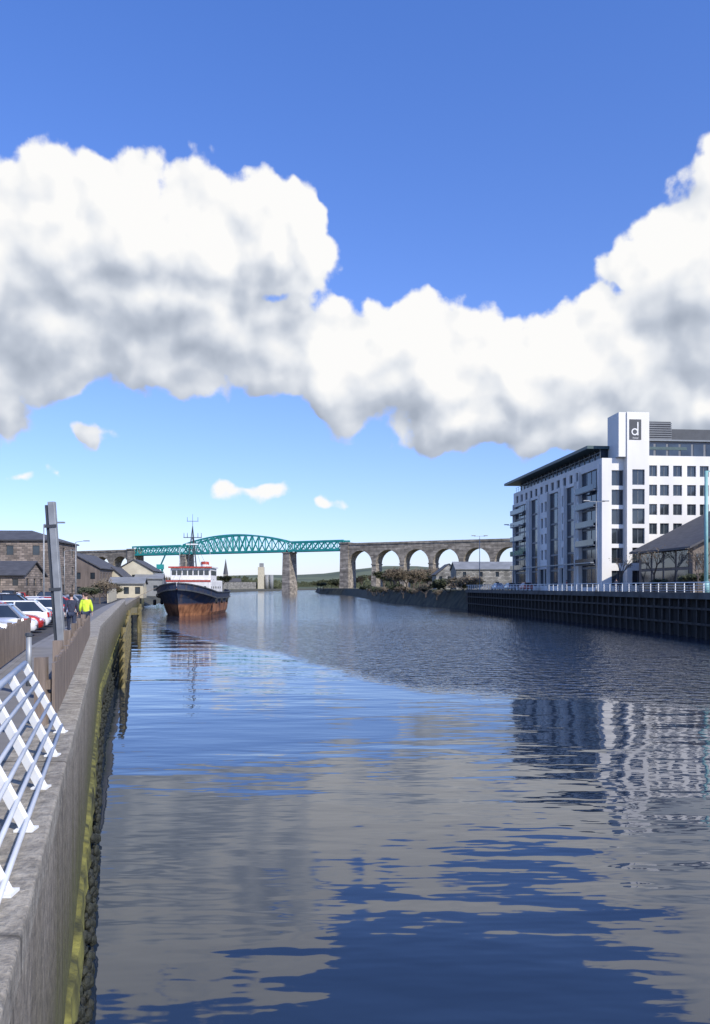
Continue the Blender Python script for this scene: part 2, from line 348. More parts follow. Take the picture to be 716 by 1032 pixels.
b=MB(); yy=ys(RB,-30,1700,40)
for y0,y1 in zip(yy[:-1],yy[1:]):
    i0,i1=(.4 if y0<184 else 3),(.4 if y1<=184 else 3); z0=ZR-.08; 
    x0=lerp(RB,y0)+i0;x1=lerp(RB,y1)+i1
    b.quad((x0,y0,z0),(3500,y0,z0),(3500,y1,z0),(x1,y1,z0))
    if y0>=184:
        c.quad((lerp(RB,y0),y0,-.5),(x0,y0,z0),(x1,y1,z0),(lerp(RB,y1),y1,-.5))
b.obj('ground',m_grass,kind='structure'); c.obj('river_bank',m_mud,kind='structure')
b=MB(); nx,ny=80,16; 
def hz(x,y):
    t=max(0,min(1,(y-1690)/900)); 
    return 2.5+t*(38+20*math.sin(x*.0021+1.2)+10*math.sin(x*.0057+.4)+6*math.sin(x*.013))
vs=[(-4000+8000*i/nx,1690+j*300,hz(-4000+8000*i/nx,1690+j*300)) for j in range(ny) for i in range(nx+1)]
fs=[(j*(nx+1)+i,j*(nx+1)+i+1,(j+1)*(nx+1)+i+1,(j+1)*(nx+1)+i) for j in range(ny-1) for i in range(nx)]
b.add(vs,fs).obj('hills',m_hill,kind='structure',smooth=True)

rr=random.Random(3)
yy=ys(LB,-6,202,6)
root=thing('river_wall',label='stained concrete river wall with algae along the tide line',category='wall')
b=MB();c=MB()
for y0,y1 in zip(yy[:-1],yy[1:]):
    X0,X1=lerp(LB,y0),lerp(LB,y1); T=3.7 if y0<84 else 3.2
    b.hexa([(X0-.45,y0,-1),(X0,y0,-1),(X1,y1,-1),(X1-.45,y1,-1),(X0-.45,y0,T-.16),(X0,y0,T-.16),(X1,y1,T-.16),(X1-.45,y1,T-.16)])
    c.hexa([(X0-.50,y0,T-.16),(X0+.03,y0,T-.16),(X1+.03,y1,T-.16),(X1-.50,y1,T-.16),(X0-.50,y0,T),(X0+.03,y0,T),(X1+.03,y1,T),(X1-.50,y1,T)])
b.obj('wall',m_wall,root); c.obj('coping',m_concrete,root,bevel=.015)
a=MB(); q=[-5+i*.25 for i in range(250)]
pr=[]
for y in q:
    X=lerp(LB,y); o=.085+rr.uniform(-.03,.02); zt=1.66+rr.uniform(-.04,.04); pr.append([(X,y,1.36+rr.uniform(-.1,.06)),(X+o,y,1.42+rr.uniform(-.09,.05)),(X+o-.02,y,zt-.03),(X-.01,y,zt)])
for p0,p1 in zip(pr[:-1],pr[1:]): a.hexa([p0[0],p0[1],p1[1],p1[0],p0[3],p0[2],p1[2],p1[3]])
a.obj('ledge',m_algae,root,label='timber ledge coated in dull yellow-green algae')
b=MB(); yv=-4
while yv<55:
    X=lerp(LB,yv)
    for _ in range(4): b.sphere((X-.03+rr.random()*.14,yv+rr.uniform(-.05,.05),rr.uniform(-.05,.75)),rr.uniform(.025,.075),5,(1,1.4,1.3))
    yv+=.09
b.obj('seaweed',m_weed,kind='stuff',smooth=True)
b=MB();c=MB();k=MB()
yy=ys(LB,-6,200,8)
for y0,y1 in zip(yy[:-1],yy[1:]):
    X0,X1=lerp(LB,y0),lerp(LB,y1)
    c.quad((X0-2.2,y0,ZL+.12),(X0-.51,y0,ZL+.12),(X1-.51,y1,ZL+.12),(X1-2.2,y1,ZL+.12))
    k.hexa([(X0-2.4,y0,ZL),(X0-2.2,y0,ZL),(X1-2.2,y1,ZL),(X1-2.4,y1,ZL),(X0-2.4,y0,ZL+.13),(X0-2.2,y0,ZL+.13),(X1-2.2,y1,ZL+.13),(X1-2.4,y1,ZL+.13)])
    b.quad((X0-45,y0,ZL+.006),(X0-2.4,y0,ZL+.006),(X1-2.4,y1,ZL+.006),(X1-45,y1,ZL+.006))
c.obj('pavement',m_pave,kind='structure'); k.obj('kerb',m_pave,kind='structure'); b.obj('road',m_asph,kind='structure')
b=MB()
for i in range(20):
    y=24+i*2.8; x=lerp(LB,y)-4.2; b.quad((x-4.8,y-1.3,ZL+.012),(x,y,ZL+.012),(x,y+.1,ZL+.012),(x-4.8,y-1.2,ZL+.012))
b.obj('parking_markings',m_line,kind='structure')

root=thing('white_railing',label='white painted steel railing leaning inland on the river wall',category='railing')
def E(y,off=0,z=3.7): return Vector((lerp(LB,y)-off,y,z))
for y in (7.2,6.2,5.2,4.3,3.4,2.5,1.6,.7,-.2):
    base=E(y,.08,3.70); top=E(y+.05,.42,4.30)
    MB().beam(base,top,.04,.055).obj('post',m_white,root); MB().box(base.x-.06,base.x+.04,base.y-.045,base.y+.045,3.702,3.714).obj('base_plate',m_white,root)
for i,t in enumerate((.10,.26,.42,.58,.74,.88)):
    a0=E(7.25,.08+.34*t-.03,3.7+.6*t); a1=E(-.5,.08+.34*t-.03,3.7+.6*t)
    MB().cyl(a0,a1,.014,n=8).obj('rail',m_white,root,smooth=True)
MB().cyl(E(7.3,.42,4.31),E(-.5,.42,4.31),.026,n=10).obj('handrail',m_white,root,smooth=True)

def fence(y0,y1,off,zb,h,lab):
    r=thing('timber_fence',label=lab,category='fence'); 
    b=MB(); y=y0
    while y<y1:
        X=lerp(LB,y)-off; hh=h+rr.uniform(-.04,.04); X2=lerp(LB,y+.13)-off
        b.hexa([(X,y,zb+.06),(X+.03,y,zb+.06),(X2+.03,y+.13,zb+.06),(X2,y+.13,zb+.06),(X,y,zb+hh),(X+.03,y,zb+hh),(X2+.03,y+.13,zb+hh),(X2,y+.13,zb+hh)]); y+=.155
    b.obj('boards',m_wood,r,kind='stuff')
    for zz in (.25,h-.2):
        b=MB(); q=ys(LB,y0,y1,5)
        for a_,c_ in zip(q[:-1],q[1:]): b.beam((lerp(LB,a_)-off-.04,a_,zb+zz),(lerp(LB,c_)-off-.04,c_,zb+zz),.05,.09)
        b.obj('rail',m_wood,r)
    y=y0
    while y<=y1:
        X=lerp(LB,y)-off-.1; MB().box(X-.05,X+.05,y-.05,y+.05,zb,zb+h+.06).obj('post',m_wood,r); y+=2.4
fence(7.6,21,.2,3.7,.58,'weathered brown board fence standing on the river wall')
fence(8,27,2.35,2.98,.98,'weathered timber board fence between walkway and car park')

r=thing('signpost',(-5.02,14,ZL+.1),label='tall galvanised steel post leaning slightly beside the walkway',category='post'); r.rotation_euler=(0,math.radians(-4.0),0)
MB().box(-.075,.045,-.05,.05,0,3.55).obj('post',m_pole,r,bevel=.01)
MB().box(-.135,-.085,-.02,.03,.4,3.50).obj('pole',m_dark,r,bevel=.005)
for z in (.9,2.0,3.1): MB().box(-.15,.06,-.064,-.052,z,z+.05).obj('bracket',m_dark,r)
r=thing('bollard_post',(-4.30,10.6,3.7),label='slim grey steel post fixed to the river wall',category='post')
MB().cyl((0,0,0),(0,0,.66),.04,.035).obj('post',m_pole,r,smooth=True); MB().cyl((0,0,.66),(0,0,.70),.05,.045).obj('cap',m_dark,r)

r=thing('timber_staging',label='old tidal timber staging with rungs against the river wall',category='jetty')
for i in range(9):
    y=40+i*4.6; X=lerp(LB,y)+.55
    MB().cyl((X,y,-1),(X-.05,y,2.5+rr.uniform(-.5,.5)),.16,.13,8).obj('pile',m_oldwood,r)
for j in range(5):
    z=.45+j*.5
    MB().beam((lerp(LB,39)+.62,39,z),(lerp(LB,78)+.62,78,z),.12,.16).obj('plank',m_oldwood,r)
r=thing('timber_jetty',label='low weathered landing stage at the foot of the quay',category='jetty')
MB().hexa([(-25.2,88,2.0),(-23.6,88,2.0),(-29.6,112,2.0),(-31.2,112,2.0),(-25.2,88,2.2),(-23.6,88,2.2),(-29.6,112,2.2),(-31.2,112,2.2)]).obj('deck',m_oldwood,r)
for i in range(6): MB().cyl((-23.8-i*1.2,88.5+i*4.6,-1),(-23.8-i*1.2,88.5+i*4.6,2.7),.2,.18,8).obj('pile',m_oldwood,r)

# ------------------------------------------------------------------ cars
def make_car(paint,lab,big=False):
    r=thing('parked_car',label=lab,category='car',group='cars parked along the riverside car park')
    H=1.0 if not big else 1.22
    st=[(-2.12,.66,.40,.82),(-2.02,.82,.24,.96),(-1.3,.87,.20,.96),(0,.88,.20,.94),(.95,.87,.20,.92),(1.75,.82,.22,.80),(2.05,.72,.26,.66),(2.13,.58,.34,.58)]
    b=MB(); vs=[];fs=[]
    for (x,hw,zb,zt) in st:
        zt*=H; vs+= [(x,-hw*.9,zb),(x,-hw,zb+.15),(x,-hw,zt*.8),(x,-hw*.9,zt),(x,hw*.9,zt),(x,hw,zt*.8),(x,hw,zb+.15),(x,hw*.9,zb)]
    for i in range(len(st)-1):
        for k in range(8): fs.append((i*8+k,(i+1)*8+k,(i+1)*8+(k+1)%8,i*8+(k+1)%8))
    fs+= [tuple(range(8)),tuple(range(len(vs)-1,len(vs)-9,-1))]
    b.add(vs,fs).obj('body',paint,r,bevel=.03,smooth=True)
    zb=.90*H; zt=1.42*H
    base=[(-1.95,-.78),(1.05,-.78),(1.05,.78),(-1.95,.78)]; top=[(-1.45,-.58),(.28,-.58),(.28,.58),(-1.45,.58)]
    g=MB(); g.hexa([(x,y,zb) for x,y in base]+[(x,y,zt) for x,y in top]); g.obj('windows',m_glass,r)
    MB().hexa([(-1.52,-.60,zt),(.32,-.60,zt),(.32,.60,zt),(-1.52,.60,zt),(-1.4,-.54,zt+.06),(.2,-.54,zt+.06),(.2,.54,zt+.06),(-1.4,.54,zt+.06)]).obj('roof',paint,r,bevel=.02)
    for (bx,by),(tx,ty) in zip(base,top): MB().beam((bx,by,zb),(tx,ty,zt),.07,.07).obj('pillar',paint,r)
    for s_ in (-1,1): MB().beam((-.45,s_*.79,zb),(-.5,s_*.595,zt),.06,.05).obj('pillar',paint,r)
    for x in (-1.32,1.32):
        for s_ in (-1,1):
            t=MB().cyl((x,s_*.70,.32),(x,s_*.90,.32),.32,n=18).obj('wheel',m_tyre,r)
            MB().cyl((x,s_*.895,.32),(x,s_*.915,.32),.2,n=12).obj('rim',m_rim,t)
    for s_ in (-1,1):
        MB().sphere((2.0,s_*.58,.62*H),.11,8,(.7,1.3,.7)).obj('headlight',m_lampg,r,smooth=True)
        MB().box(-2.13,-2.0,s_*.68-.1,s_*.68+.1,.66*H,.9*H).obj('tail_light',m_red,r,bevel=.01)
        MB().box(.72,.86,s_*.93-.09,s_*.93+.09,.92*H,1.04*H).obj('mirror',paint,r,bevel=.02)
    MB().box(-2.145,-2.12,-.26,.26,.5,.6).obj('number_plate',m_line,r)
    MB().box(2.06,2.14,-.45,.45,.30,.48).obj('grille',m_dark,r)
    return r
def paint(nm,c,metal=.3): 
    m=M(nm,c,.25,.04,2,metal=metal); m.node_tree.nodes['Principled BSDF'].inputs['Coat Weight'].default_value=.6; return m
protos=[make_car(paint('silver_car_paint',(.5,.51,.53),.6),'silver hatchback parked on the asphalt'),
make_car(paint('white_car_paint',(.75,.75,.74),0),'white hatchback parked on the asphalt'),
make_car(paint('grey_car_paint',(.12,.13,.15),.5),'dark grey saloon parked on the asphalt'),
make_car(paint('black_car_paint',(.02,.02,.025),.3),'tall black people carrier parked near the fence',True),
make_car(paint('red_car_paint',(.42,.025,.02),.2),'red hatchback parked on the asphalt'),
make_car(paint('blue_car_paint',(.03,.07,.2),.4),'dark blue car parked on the asphalt')]
reg(); placed=[False]*6
def put_car(k,x,y,z,rz):
    if not placed[k]:
        placed[k]=True; protos[k].location=(x,y,z); protos[k].rotation_euler=(0,0,rz); return protos[k]
    return copy_thing(protos[k],(x,y,z),rz)
order=[1,0,1,0,1,4,1,3,2,1,0,5,4,1,2,0,3,1,0]
for i in range(19):
    y=25+i*2.7; x=lerp(LB,y)-5.1; put_car(order[i],x,y-.9,ZL+.01,math.radians(15+ (180 if i%3==0 else 0)+rr.uniform(-3,3)))
for i in range(13):
    y=60+i*4; x=lerp(LB,y)-15; put_car([0,2,1,5,0,1,4,2,0,1,3,1,4][i],x,y,ZL+.01,math.radians(105+rr.uniform(-3,3)))

# ------------------------------------------------------------------ people
def skin_mesh(vs,es,rad,root=0,sub=1):
    me=D.meshes.new('t'); me.from_pydata(vs,es,[]); o=D.objects.new('t',me); COL.objects.link(o)
    sm=o.modifiers.new('s','SKIN')
    for i,s_ in enumerate(me.skin_vertices[0].data): s_.radius=rad[i] if isinstance(rad[i],tuple) else (rad[i],rad[i]); s_.use_root=(i==root)
    ss=o.modifiers.new('u','SUBSURF'); ss.levels=sub; ss.render_levels=sub
    dg=C.evaluated_depsgraph_get(); dg.update(); r=D.meshes.new_from_object(o.evaluated_get(dg)); D.objects.remove(o)
    for p in r.polygons: p.use_smooth=True
    return r
def add_mesh(me,name,mat,parent,**kw):
    me.materials.clear(); me.materials.append(mat); o=D.objects.new(name,me); COL.objects.link(o); o.parent=parent
    for k,v in kw.items(): o[k]=v
    return o
def make_person(loc,rz,jacket,lab,stride=.18):
    r=thing('person',loc,rz,label=lab,category='person')
    s=stride
    V=[(0,0,.95),(0,0,1.15),(0,0,1.38),(0,.0,1.50),(0,.02,1.56),(0,.03,1.66),(0,.02,1.73),
       (-.10,0,.92),(-.11,s*.5,.50),(-.11,s,.08),(-.11,s+.14,.04),(.10,0,.92),(.11,-s*.2,.50),(.11,-s,.10),(.11,-s+.14,.04),
       (-.17,0,1.42),(-.24,-.06,1.14),(-.25,.06,.90),(.17,0,1.42),(.24,.06,1.14),(.25,.14,.90)]
    Ed=[(0,1),(1,2),(2,3),(3,4),(4,5),(5,6),(0,7),(7,8),(8,9),(9,10),(0,11),(11,12),(12,13),(13,14),(2,15),(15,16),(16,17),(2,18),(18,19),(19,20)]
    R=[(.15,.11),(.13,.10),(.16,.11),.06,.055,(.085,.105),(.06,.07),.09,.06,.045,.04,.09,.06,.045,.04,.06,.045,.033,.06,.045,.033]
    body=skin_mesh(V,Ed,R); bo=add_mesh(body,'body',m_skin,r)
    for (hx,hy) in ((-.25,.06),(.25,.14)):
        f=MB(); f.sphere((hx,hy+.01,.85),.045,8,(.5,.9,1.1))
        for k,(o_,ln) in enumerate(((-.03,.065),(-.01,.078),(.01,.072),(.03,.058))):
            f.cyl((hx,hy+.01+o_,.815),(hx,hy+.02+o_,.815-ln*.6),.009,.008,6); f.cyl((hx,hy+.02+o_,.815-ln*.6),(hx,hy+.005+o_,.815-ln*1.1),.008,.006,6)
        f.cyl((hx,hy+.05,.86),(hx,hy+.085,.82),.011,.008,6)
        f.obj('hand',m_skin,bo,smooth=True)
    MB().sphere((0,.125,1.655),.018,6,(.8,1,1.2)).obj('nose',m_skin,bo)
    for q in (-1,1): MB().sphere((q*.085,.03,1.655),.02,6,(.4,.8,1.3)).obj('ear',m_skin,bo)
    MB().sphere((0,.005,1.70),.108,12,(.9,1.0,.85)).obj('hair',m_hair,r,smooth=True)
    J=[(0,0,.88),(0,0,1.15),(0,0,1.38),(0,0,1.47),(-.17,0,1.42),(-.24,-.06,1.14),(-.25,.04,.94),(.17,0,1.42),(.24,.06,1.14),(.25,.12,.94)]
    add_mesh(skin_mesh(J,[(0,1),(1,2),(2,3),(2,4),(4,5),(5,6),(2,7),(7,8),(8,9)],[(.19,.14),(.17,.135),(.19,.135),.085,.085,.065,.05,.085,.065,.05],1),'jacket',jacket,r)
    T=[(0,0,.93),(-.10,0,.88),(-.11,s*.5,.50),(-.11,s*.95,.12),(.10,0,.88),(.11,-s*.2,.50),(.11,-s*.95,.12)]
    add_mesh(skin_mesh(T,[(0,1),(1,2),(2,3),(0,4),(4,5),(5,6)],[(.16,.12),.105,.075,.06,.105,.075,.06]),'trousers',m_jean,r)
    for hx,hy in ((-.11,s+.04),(.11,-s+.04)): MB().box(hx-.05,hx+.05,hy-.1,hy+.18,0,.10).obj('shoe',m_tyre,r,bevel=.03)
    return r
make_person((-12.35,35,ZL+.12),math.radians(20),m_navy,'person in a dark navy jacket walking on the riverside path')
make_person((-12.05,36,ZL+.12),math.radians(10),m_hiviz,'person in a yellow hi-vis jacket beside the river wall',.08)
make_person((-13.0,38.5,ZL+.12),math.radians(190),m_dark,'person in dark clothes standing on the riverside path',.05)
P1=[(33.6,108),(33.0,131),(31,160),(35.8,84)]
for i,(x,y) in enumerate(P1):
    make_person((x+1.5,y,ZR+.01),math.radians(i*70),[m_navy,m_redp,m_dark,m_redp][i],['person in navy jacket walking along the hotel quay','person in red coat by the quay railing','person in dark coat strolling on the quay','person in red top by the quay railing'][i],.15)

# ------------------------------------------------------------------ hotel
TH=math.atan(.09)
H=thing('hotel',(36.8,119.8,0),TH,label='white seven-storey waterfront hotel with glazed bays and sign tower',category='hotel')
ZB=ZR
bays=[(1.0,8.6,5.0,23.0),(10.7,15.4,5.2,21.6),(18.2,24.0,5.2,21.6),(29.4,34.6,5.2,21.6),(36.6,45.4,5.2,21.4)]
wins=[]
fl=[10.0,12.9,15.8,18.7,21.6]
for (c0,c1) in ((9,10),(15.7,17.8),(24.6,29.0),(34.9,36.3)):
    k=max(1,int((c1-c0)/1.9)); 
    for i in range(k):
        u=c0+(c1-c0)*(i+.5)/k
        for z in fl[:4]: wins.append((u-.55,u+.55,z,z+1.8))
for i in range(12):
    u=9.2+i*3.05
    if u+1.5<45: wins.append((u,u+1.5,22.1,23.5))
grd=[(u,u+2.4,5.3,8.3) for u in (15.6,24.4,26.9)]
wins=[w_ for w_ in wins if not any(w_[0]<b_[1] and w_[1]>b_[0] and w_[2]<b_[3] and w_[3]>b_[2] for b_ in bays)]
WL=46
b=MB(); b.wall((0,0,0),(0,1,0),(-1,0,0),WL,ZB,24.3,bays+wins+grd,.35)
stackA=[(1.5,3.35,z,z+2.3) for z in (5.2,8.6,11.5,14.4,17.3,20.2)]
b.wall((0,0,0),(1,0,0),(0,-1,0),3.4,ZB,24.3,stackA,.4)
b.obj('wall',m_render,H)
def pane(op,face,inset,glass,mull_u=1,mull_z=1):
    (u0,u1,z0,z1)=op
    if face=='river': f=lambda u,z,d:(d,u,z)
    else: f=lambda u,z,d:(u,face[0]+d,z)
    q=MB().quad(f(u0,z0,inset),f(u1,z0,inset),f(u1,z1,inset),f(u0,z1,inset)).obj('window',glass,H)
    m=MB(); t=.06; d0,d1=inset-.06,inset-.01
    def bar(a0,a1,c0,c1):
        p0=f(a0,c0,d0);p1=f(a1,c1,d1); m.box(min(p0[0],p1[0]),max(p0[0],p1[0]),min(p0[1],p1[1]),max(p0[1],p1[1]),min(c0,c1),max(c0,c1))
    bar(u0,u0+t,z0,z1);bar(u1-t,u1,z0,z1);bar(u0+t,u1-t,z0,z0+t);bar(u0+t,u1-t,z1-t,z1)
    for i in range(1,mull_u): u=u0+(u1-u0)*i/mull_u; bar(u-t/2,u+t/2,z0+t,z1-t)
    m.obj('frame',m_frame,q)
    if mull_z>1:
        for i in range(1,mull_z):
            z=z0+(z1-z0)*i/mull_z; p0=f(u0+t,z,inset-.12);p1=f(u1-t,z,inset-.062)
            MB().box(min(p0[0],p1[0]),max(p0[0],p1[0]),min(p0[1],p1[1]),max(p0[1],p1[1]),z-.16,z+.16).obj('spandrel',m_grey,q)
for i,o in enumerate(bays): pane(o,'river',.3,m_glassb,3 if i!=0 else 4,6)
for o in wins+grd: pane(o,'river',.3,m_glass)
for o in stackA: pane(o,(0,),.3,m_glass,2)
for (u0,u1,z0,z1) in bays:
    for u in (u0-.22,u1+.02): MB().box(-.35,-.002,u,u+.2,z0-.4,z1+.5).obj('fin',m_render,H)
for (u0,u1,z0,z1) in (bays[4],bays[0]):
    for z in (8.4,11.3,14.2,17.1,19.6):
        MB().box(-.9,-.36,u0,u1,z,z+.14).obj('balcony',m_grey,H); MB().box(-.93,-.89,u0,u1,z+.14,z+1.0).obj('balustrade',m_glassb,H)
tops=[(4.2,6.1,z,z+2.3) for z in (5.2,8.6,11.5,14.4,17.3,20.2)]
b=MB(); b.wall((3.4,-1.1,0),(1,0,0),(0,-1,0),3.4,ZB,31,[(a-3.4,c-3.4,d,e_) for a,c,d,e_ in tops],.4)
b.quad((3.4,-1.1,ZB),(3.4,-1.1,31),(3.4,3.4,31),(3.4,3.4,ZB)); b.quad((6.8,-1.1,ZB),(6.8,3.4,ZB),(6.8,3.4,31),(6.8,-1.1,31))
b.quad((3.4,-1.1,31),(6.8,-1.1,31),(6.8,3.4,31),(3.4,3.4,31)); b.quad((3.4,3.4,ZB),(3.4,3.4,31),(6.8,3.4,31),(6.8,3.4,ZB))
b.box(2.2,3.38,-.9,3.2,24.4,30.98)
b.obj('tower',m_render,H)
for o in tops: pane(o,(-1.1,),.3,m_glass,2)
lg=MB(); lg.box(3.75,5.55,-1.16,-1.104,26.9,29.9); lo=lg.obj('sign',m_dark,H)
s_=MB(); cx,cz,nn=4.55,28.05,20
for i in range(nn):
    a0=2*math.pi*i/nn;a1=2*math.pi*(i+1)/nn
    s_.quad(*[(cx+rr_*math.cos(a),-1.19,cz+rr_*math.sin(a)) for rr_,a in ((.34,a0),(.52,a0),(.52,a1),(.34,a1))])
s_.quad((4.92,-1.195,27.53),(5.1,-1.195,27.53),(5.1,-1.195,29.5),(4.92,-1.195,29.5)); s_.obj('lettering',m_white,lo)
tcv=D.curves.new('lettering','FONT'); tcv.body='hotel'; tcv.size=.42; tcv.align_x='CENTER'; to=D.objects.new('tmp',tcv); COL.objects.link(to)
C.view_layer.update(); tme=D.meshes.new_from_object(to.evaluated_get(C.evaluated_depsgraph_get())); D.objects.remove(to); D.curves.remove(tcv)
tme.materials.clear(); tme.materials.append(m_white); to=D.objects.new('lettering',tme); COL.objects.link(to); to.parent=lo; to.location=(4.65,-1.19,27.02); to.rotation_euler=(math.pi/2,0,0)
w2=[]
for z in (10.1,13.0,15.9,18.8,21.7):
    for u in (.5,2.35,4.4,6.6,8.6,10.6,12.7,15,17,19.2,21.2): w2.append((u,u+1.4,z,z+1.65))
b=MB(); b.wall((6.8,.3,0),(1,0,0),(0,-1,0),24,ZB,24.8,w2,.3); b.obj('wall',m_render,H)
for a_,c_,d_,e_ in w2: pane((a_+6.8,c_+6.8,d_,e_),(.3,),.25,m_glass,2)
b=MB(); b.quad((0,0,24.3),(3.4,0,24.3),(6.8,.3,24.3),(16,.3,24.3),(16,46,24.3),(0,46,24.3)); b.quad((6.8,.3,24.8),(30.8,.3,24.8),(30.8,16,24.8),(6.8,16,24.8))
b.quad((0,46,ZB),(0,46,24.3),(16,46,24.3),(16,46,ZB)); b.quad((30.8,.3,ZB),(30.8,16,ZB),(30.8,16,24.8),(30.8,.3,24.8)); b.quad((16,16,ZB),(16,46,ZB),(16,46,24.3),(16,16,24.3)); b.quad((16,16,ZB),(16,16,24.8),(30.8,16,24.8),(30.8,16,ZB)); b.obj('flat_roof',m_grey,H)
MB().box(1.0,14,3,44.5,24.31,26.1).obj('penthouse_glazing',m_glassb,H)
for i in range(20): MB().box(.9,.999,3+i*2.15,3.12+i*2.15,24.31,26.1).obj('mullion',m_frame,H)
MB().hexa([(-1.3,2.5,26.1),(14.5,2.5,26.1),(14.5,47.5,26.1),(-1.5,47.8,26.1),(-1.3,2.5,26.55),(14.5,2.5,26.55),(14.5,47.5,26.55),(-1.5,47.8,26.55)]).obj('roof_canopy',M('dark_teal_fascia',(.05,.09,.09),.5),H)
b=MB()
for i in range(30): b.cyl((.15,1+i*1.5,24.3),(.15,1+i*1.5,25.3),.03,n=5)
b.beam((.15,1,25.3),(.15,45,25.3),.05); b.beam((.15,1,24.85),(.15,45,24.85),.03); b.obj('roof_railing',m_frame,H,kind='stuff')
MB().box(7,30,2.6,14,24.82,27.4).obj('penthouse',m_grey,H)
for i in range(11): MB().box(7.6+i*2.0,9.2+i*2.0,2.54,2.598,25.1,27.0).obj('penthouse_window',m_glass,H)
MB().box(6.9,30.2,2.2,14.3,27.4,27.62).obj('roof_edge',m_frame,H)
MB().box(7.2,12.4,3.4,12,27.63,30.6).obj('plant_room',m_dark,H); MB().box(12.6,30,4,12,27.63,29.6).obj('plant_room',m_dark,H)
for i in range(8): MB().box(7.1,12.5,3.3,3.39,27.85+i*.34,28.02+i*.34).obj('louvre',m_grey,H)
MB().box(-1.6,-1.04,.5,36,8.62,8.8).obj('canopy',m_frame,H)

A=thing('shopping_centre',(41.6,99,0),TH,label='brown clad waterfront building with tall windows and rising roof',category='building')
ZA=ZR
def rz_(u): return 10.2+u*.50
b=MB(); b.quad((0,0,ZA),(28,0,ZA),(28,0,rz_(28)),(0,0,rz_(0))); b.quad((0,0,ZA),(0,0,10.2),(0,15,10.2),(0,15,ZA)); b.quad((0,15,ZA),(0,15,10.2),(28,15,rz_(28)),(28,15,ZA)); b.obj('wall',m_brown,A)
b=MB(); b.hexa([(-1,-1.2,rz_(-1)+.02),(28,-1.2,rz_(28)+.02),(28,16,rz_(28)+.02),(-1,16,rz_(-1)+.02),(-1,-1.2,rz_(-1)+.3),(28,-1.2,rz_(28)+.3),(28,16,rz_(28)+.3),(-1,16,rz_(-1)+.3)]); b.obj('roof',m_slate,A)
for i in range(9):
    u=.5+i*2.0; zt=rz_(u)-.8; z=ZA+.35
    while z+1.5<zt:
        q=MB().quad((u,-.05,z),(u+1.45,-.05,z),(u+1.45,-.05,z+1.9),(u,-.05,z+1.9)).obj('window',m_glass,A)
        fm=MB(); fm.box(u-.06,u,-.12,-.01,z-.06,z+1.96); fm.box(u+1.45,u+1.51,-.12,-.01,z-.06,z+1.96); fm.box(u,u+1.45,-.12,-.06,z+1.2,z+1.27); fm.obj('frame',m_frame,q); z+=2.5
for i in range(4):
    for j in range(2): MB().quad((-.06,1+i*3.4,ZA+.4+j*2.8),(-.06,3.9+i*3.4,ZA+.4+j*2.8),(-.06,3.9+i*3.4,ZA+2.8+j*2.8),(-.06,1+i*3.4,ZA+2.8+j*2.8)).obj('window',m_glass,A)

# ------------------------------------------------------------------ right quay
Q=thing('quay_wharf',label='dark piled timber and concrete wharf below the hotel promenade',category='wharf')
yy=ys(RB,20,184,8); b=MB();c=MB();p=MB()
for y0,y1 in zip(yy[:-1],yy[1:]):
    X0,X1=lerp(RB,y0),lerp(RB,y1)
    b.hexa([(X0-.15,y0,3.85),(X0+1,y0,3.85),(X1+1,y1,3.85),(X1-.15,y1,3.85),(X0-.15,y0,4.5),(X0+1,y0,4.5),(X1+1,y1,4.5),(X1-.15,y1,4.5)])
    c.quad((X0+.9,y0,-1),(X0+.9,y0,3.85),(X1+.9,y1,3.85),(X1+.9,y1,-1))
    p.quad((X0+1,y0,ZR+.004),(X0+9,y0,ZR+.004),(X1+9,y1,ZR+.004),(X1+1,y1,ZR+.004))
b.obj('capping_beam',M('capping_concrete',(.10,.095,.085),.9,.45,.6),Q); c.obj('back_wall',m_piles,Q); p.obj('pavement',m_pave,kind='structure')
pile=MB().box(-.17,.17,-.17,.17,-1,3.845).obj('pile',m_piles,Q); y=24
pts=[]
while y<183: pts.append((lerp(RB,y)+.1,y)); y+=1.9
for i,(X,Y) in enumerate(pts):
    o=pile if i==0 else pile.copy()
    if i: COL.objects.link(o)
    o.location=(X,Y,0); o.rotation_euler=(0,rr.uniform(-.012,.012),0)
for zz in (1.4,2.9):
    b=MB()
    for y0,y1 in zip(yy[:-1],yy[1:]): b.beam((lerp(RB,y0)-.12,y0,zz),(lerp(RB,y1)-.12,y1,zz),.12,.22)
    b.obj('waling',m_piles,Q)
R_=thing('quay_railing',label='pale steel railing along the hotel quay edge',category='railing')
po=MB().beam((0,0,4.5),(0,0,5.5),.09,.06).obj('post',m_white,R_)
y=40;i=0
while y<183:
    o=po if i==0 else po.copy()
    if i: COL.objects.link(o)
    o.location=(lerp(RB,y)+.15,y,0); y+=2.0;i+=1
for zz,rd in ((5.5,.045),(5.2,.02),(4.95,.02),(4.7,.02)):
    b=MB()
    for y0,y1 in zip(yy[:-1],yy[1:]): b.beam((lerp(RB,y0)+.15,y0,zz),(lerp(RB,y1)+.15,y1,zz),rd*2)
    b.obj('rail',m_white,R_)
def lamp(x,y,h,mat,lab,rz=0):
    r=thing('street_lamp',(x,y,ZR),rz,label=lab,category='street lamp',group='lamp columns along the quay')
    MB().cyl((0,0,0),(0,0,h),.11,.06,10).obj('column',mat,r,smooth=True); MB().cyl((0,0,0),(0,0,.9),.16,.15,10).obj('base',mat,r,smooth=True)
    MB().beam((-1.2,0,h-.05),(1.2,0,h-.05),.07).obj('arm',mat,r)
    for s_ in (-1,1): MB().box(s_*1.35-.45,s_*1.35+.45,-.16,.16,h-.02,h+.14).obj('lamp_head',mat,r,bevel=.04)
    return r
lamp(33.6,112,12.6,m_pole,'tall grey twin-arm street lamp on the hotel quay')
lamp(30.0,152,12.4,m_pole,'tall grey twin-arm street lamp on the hotel quay')
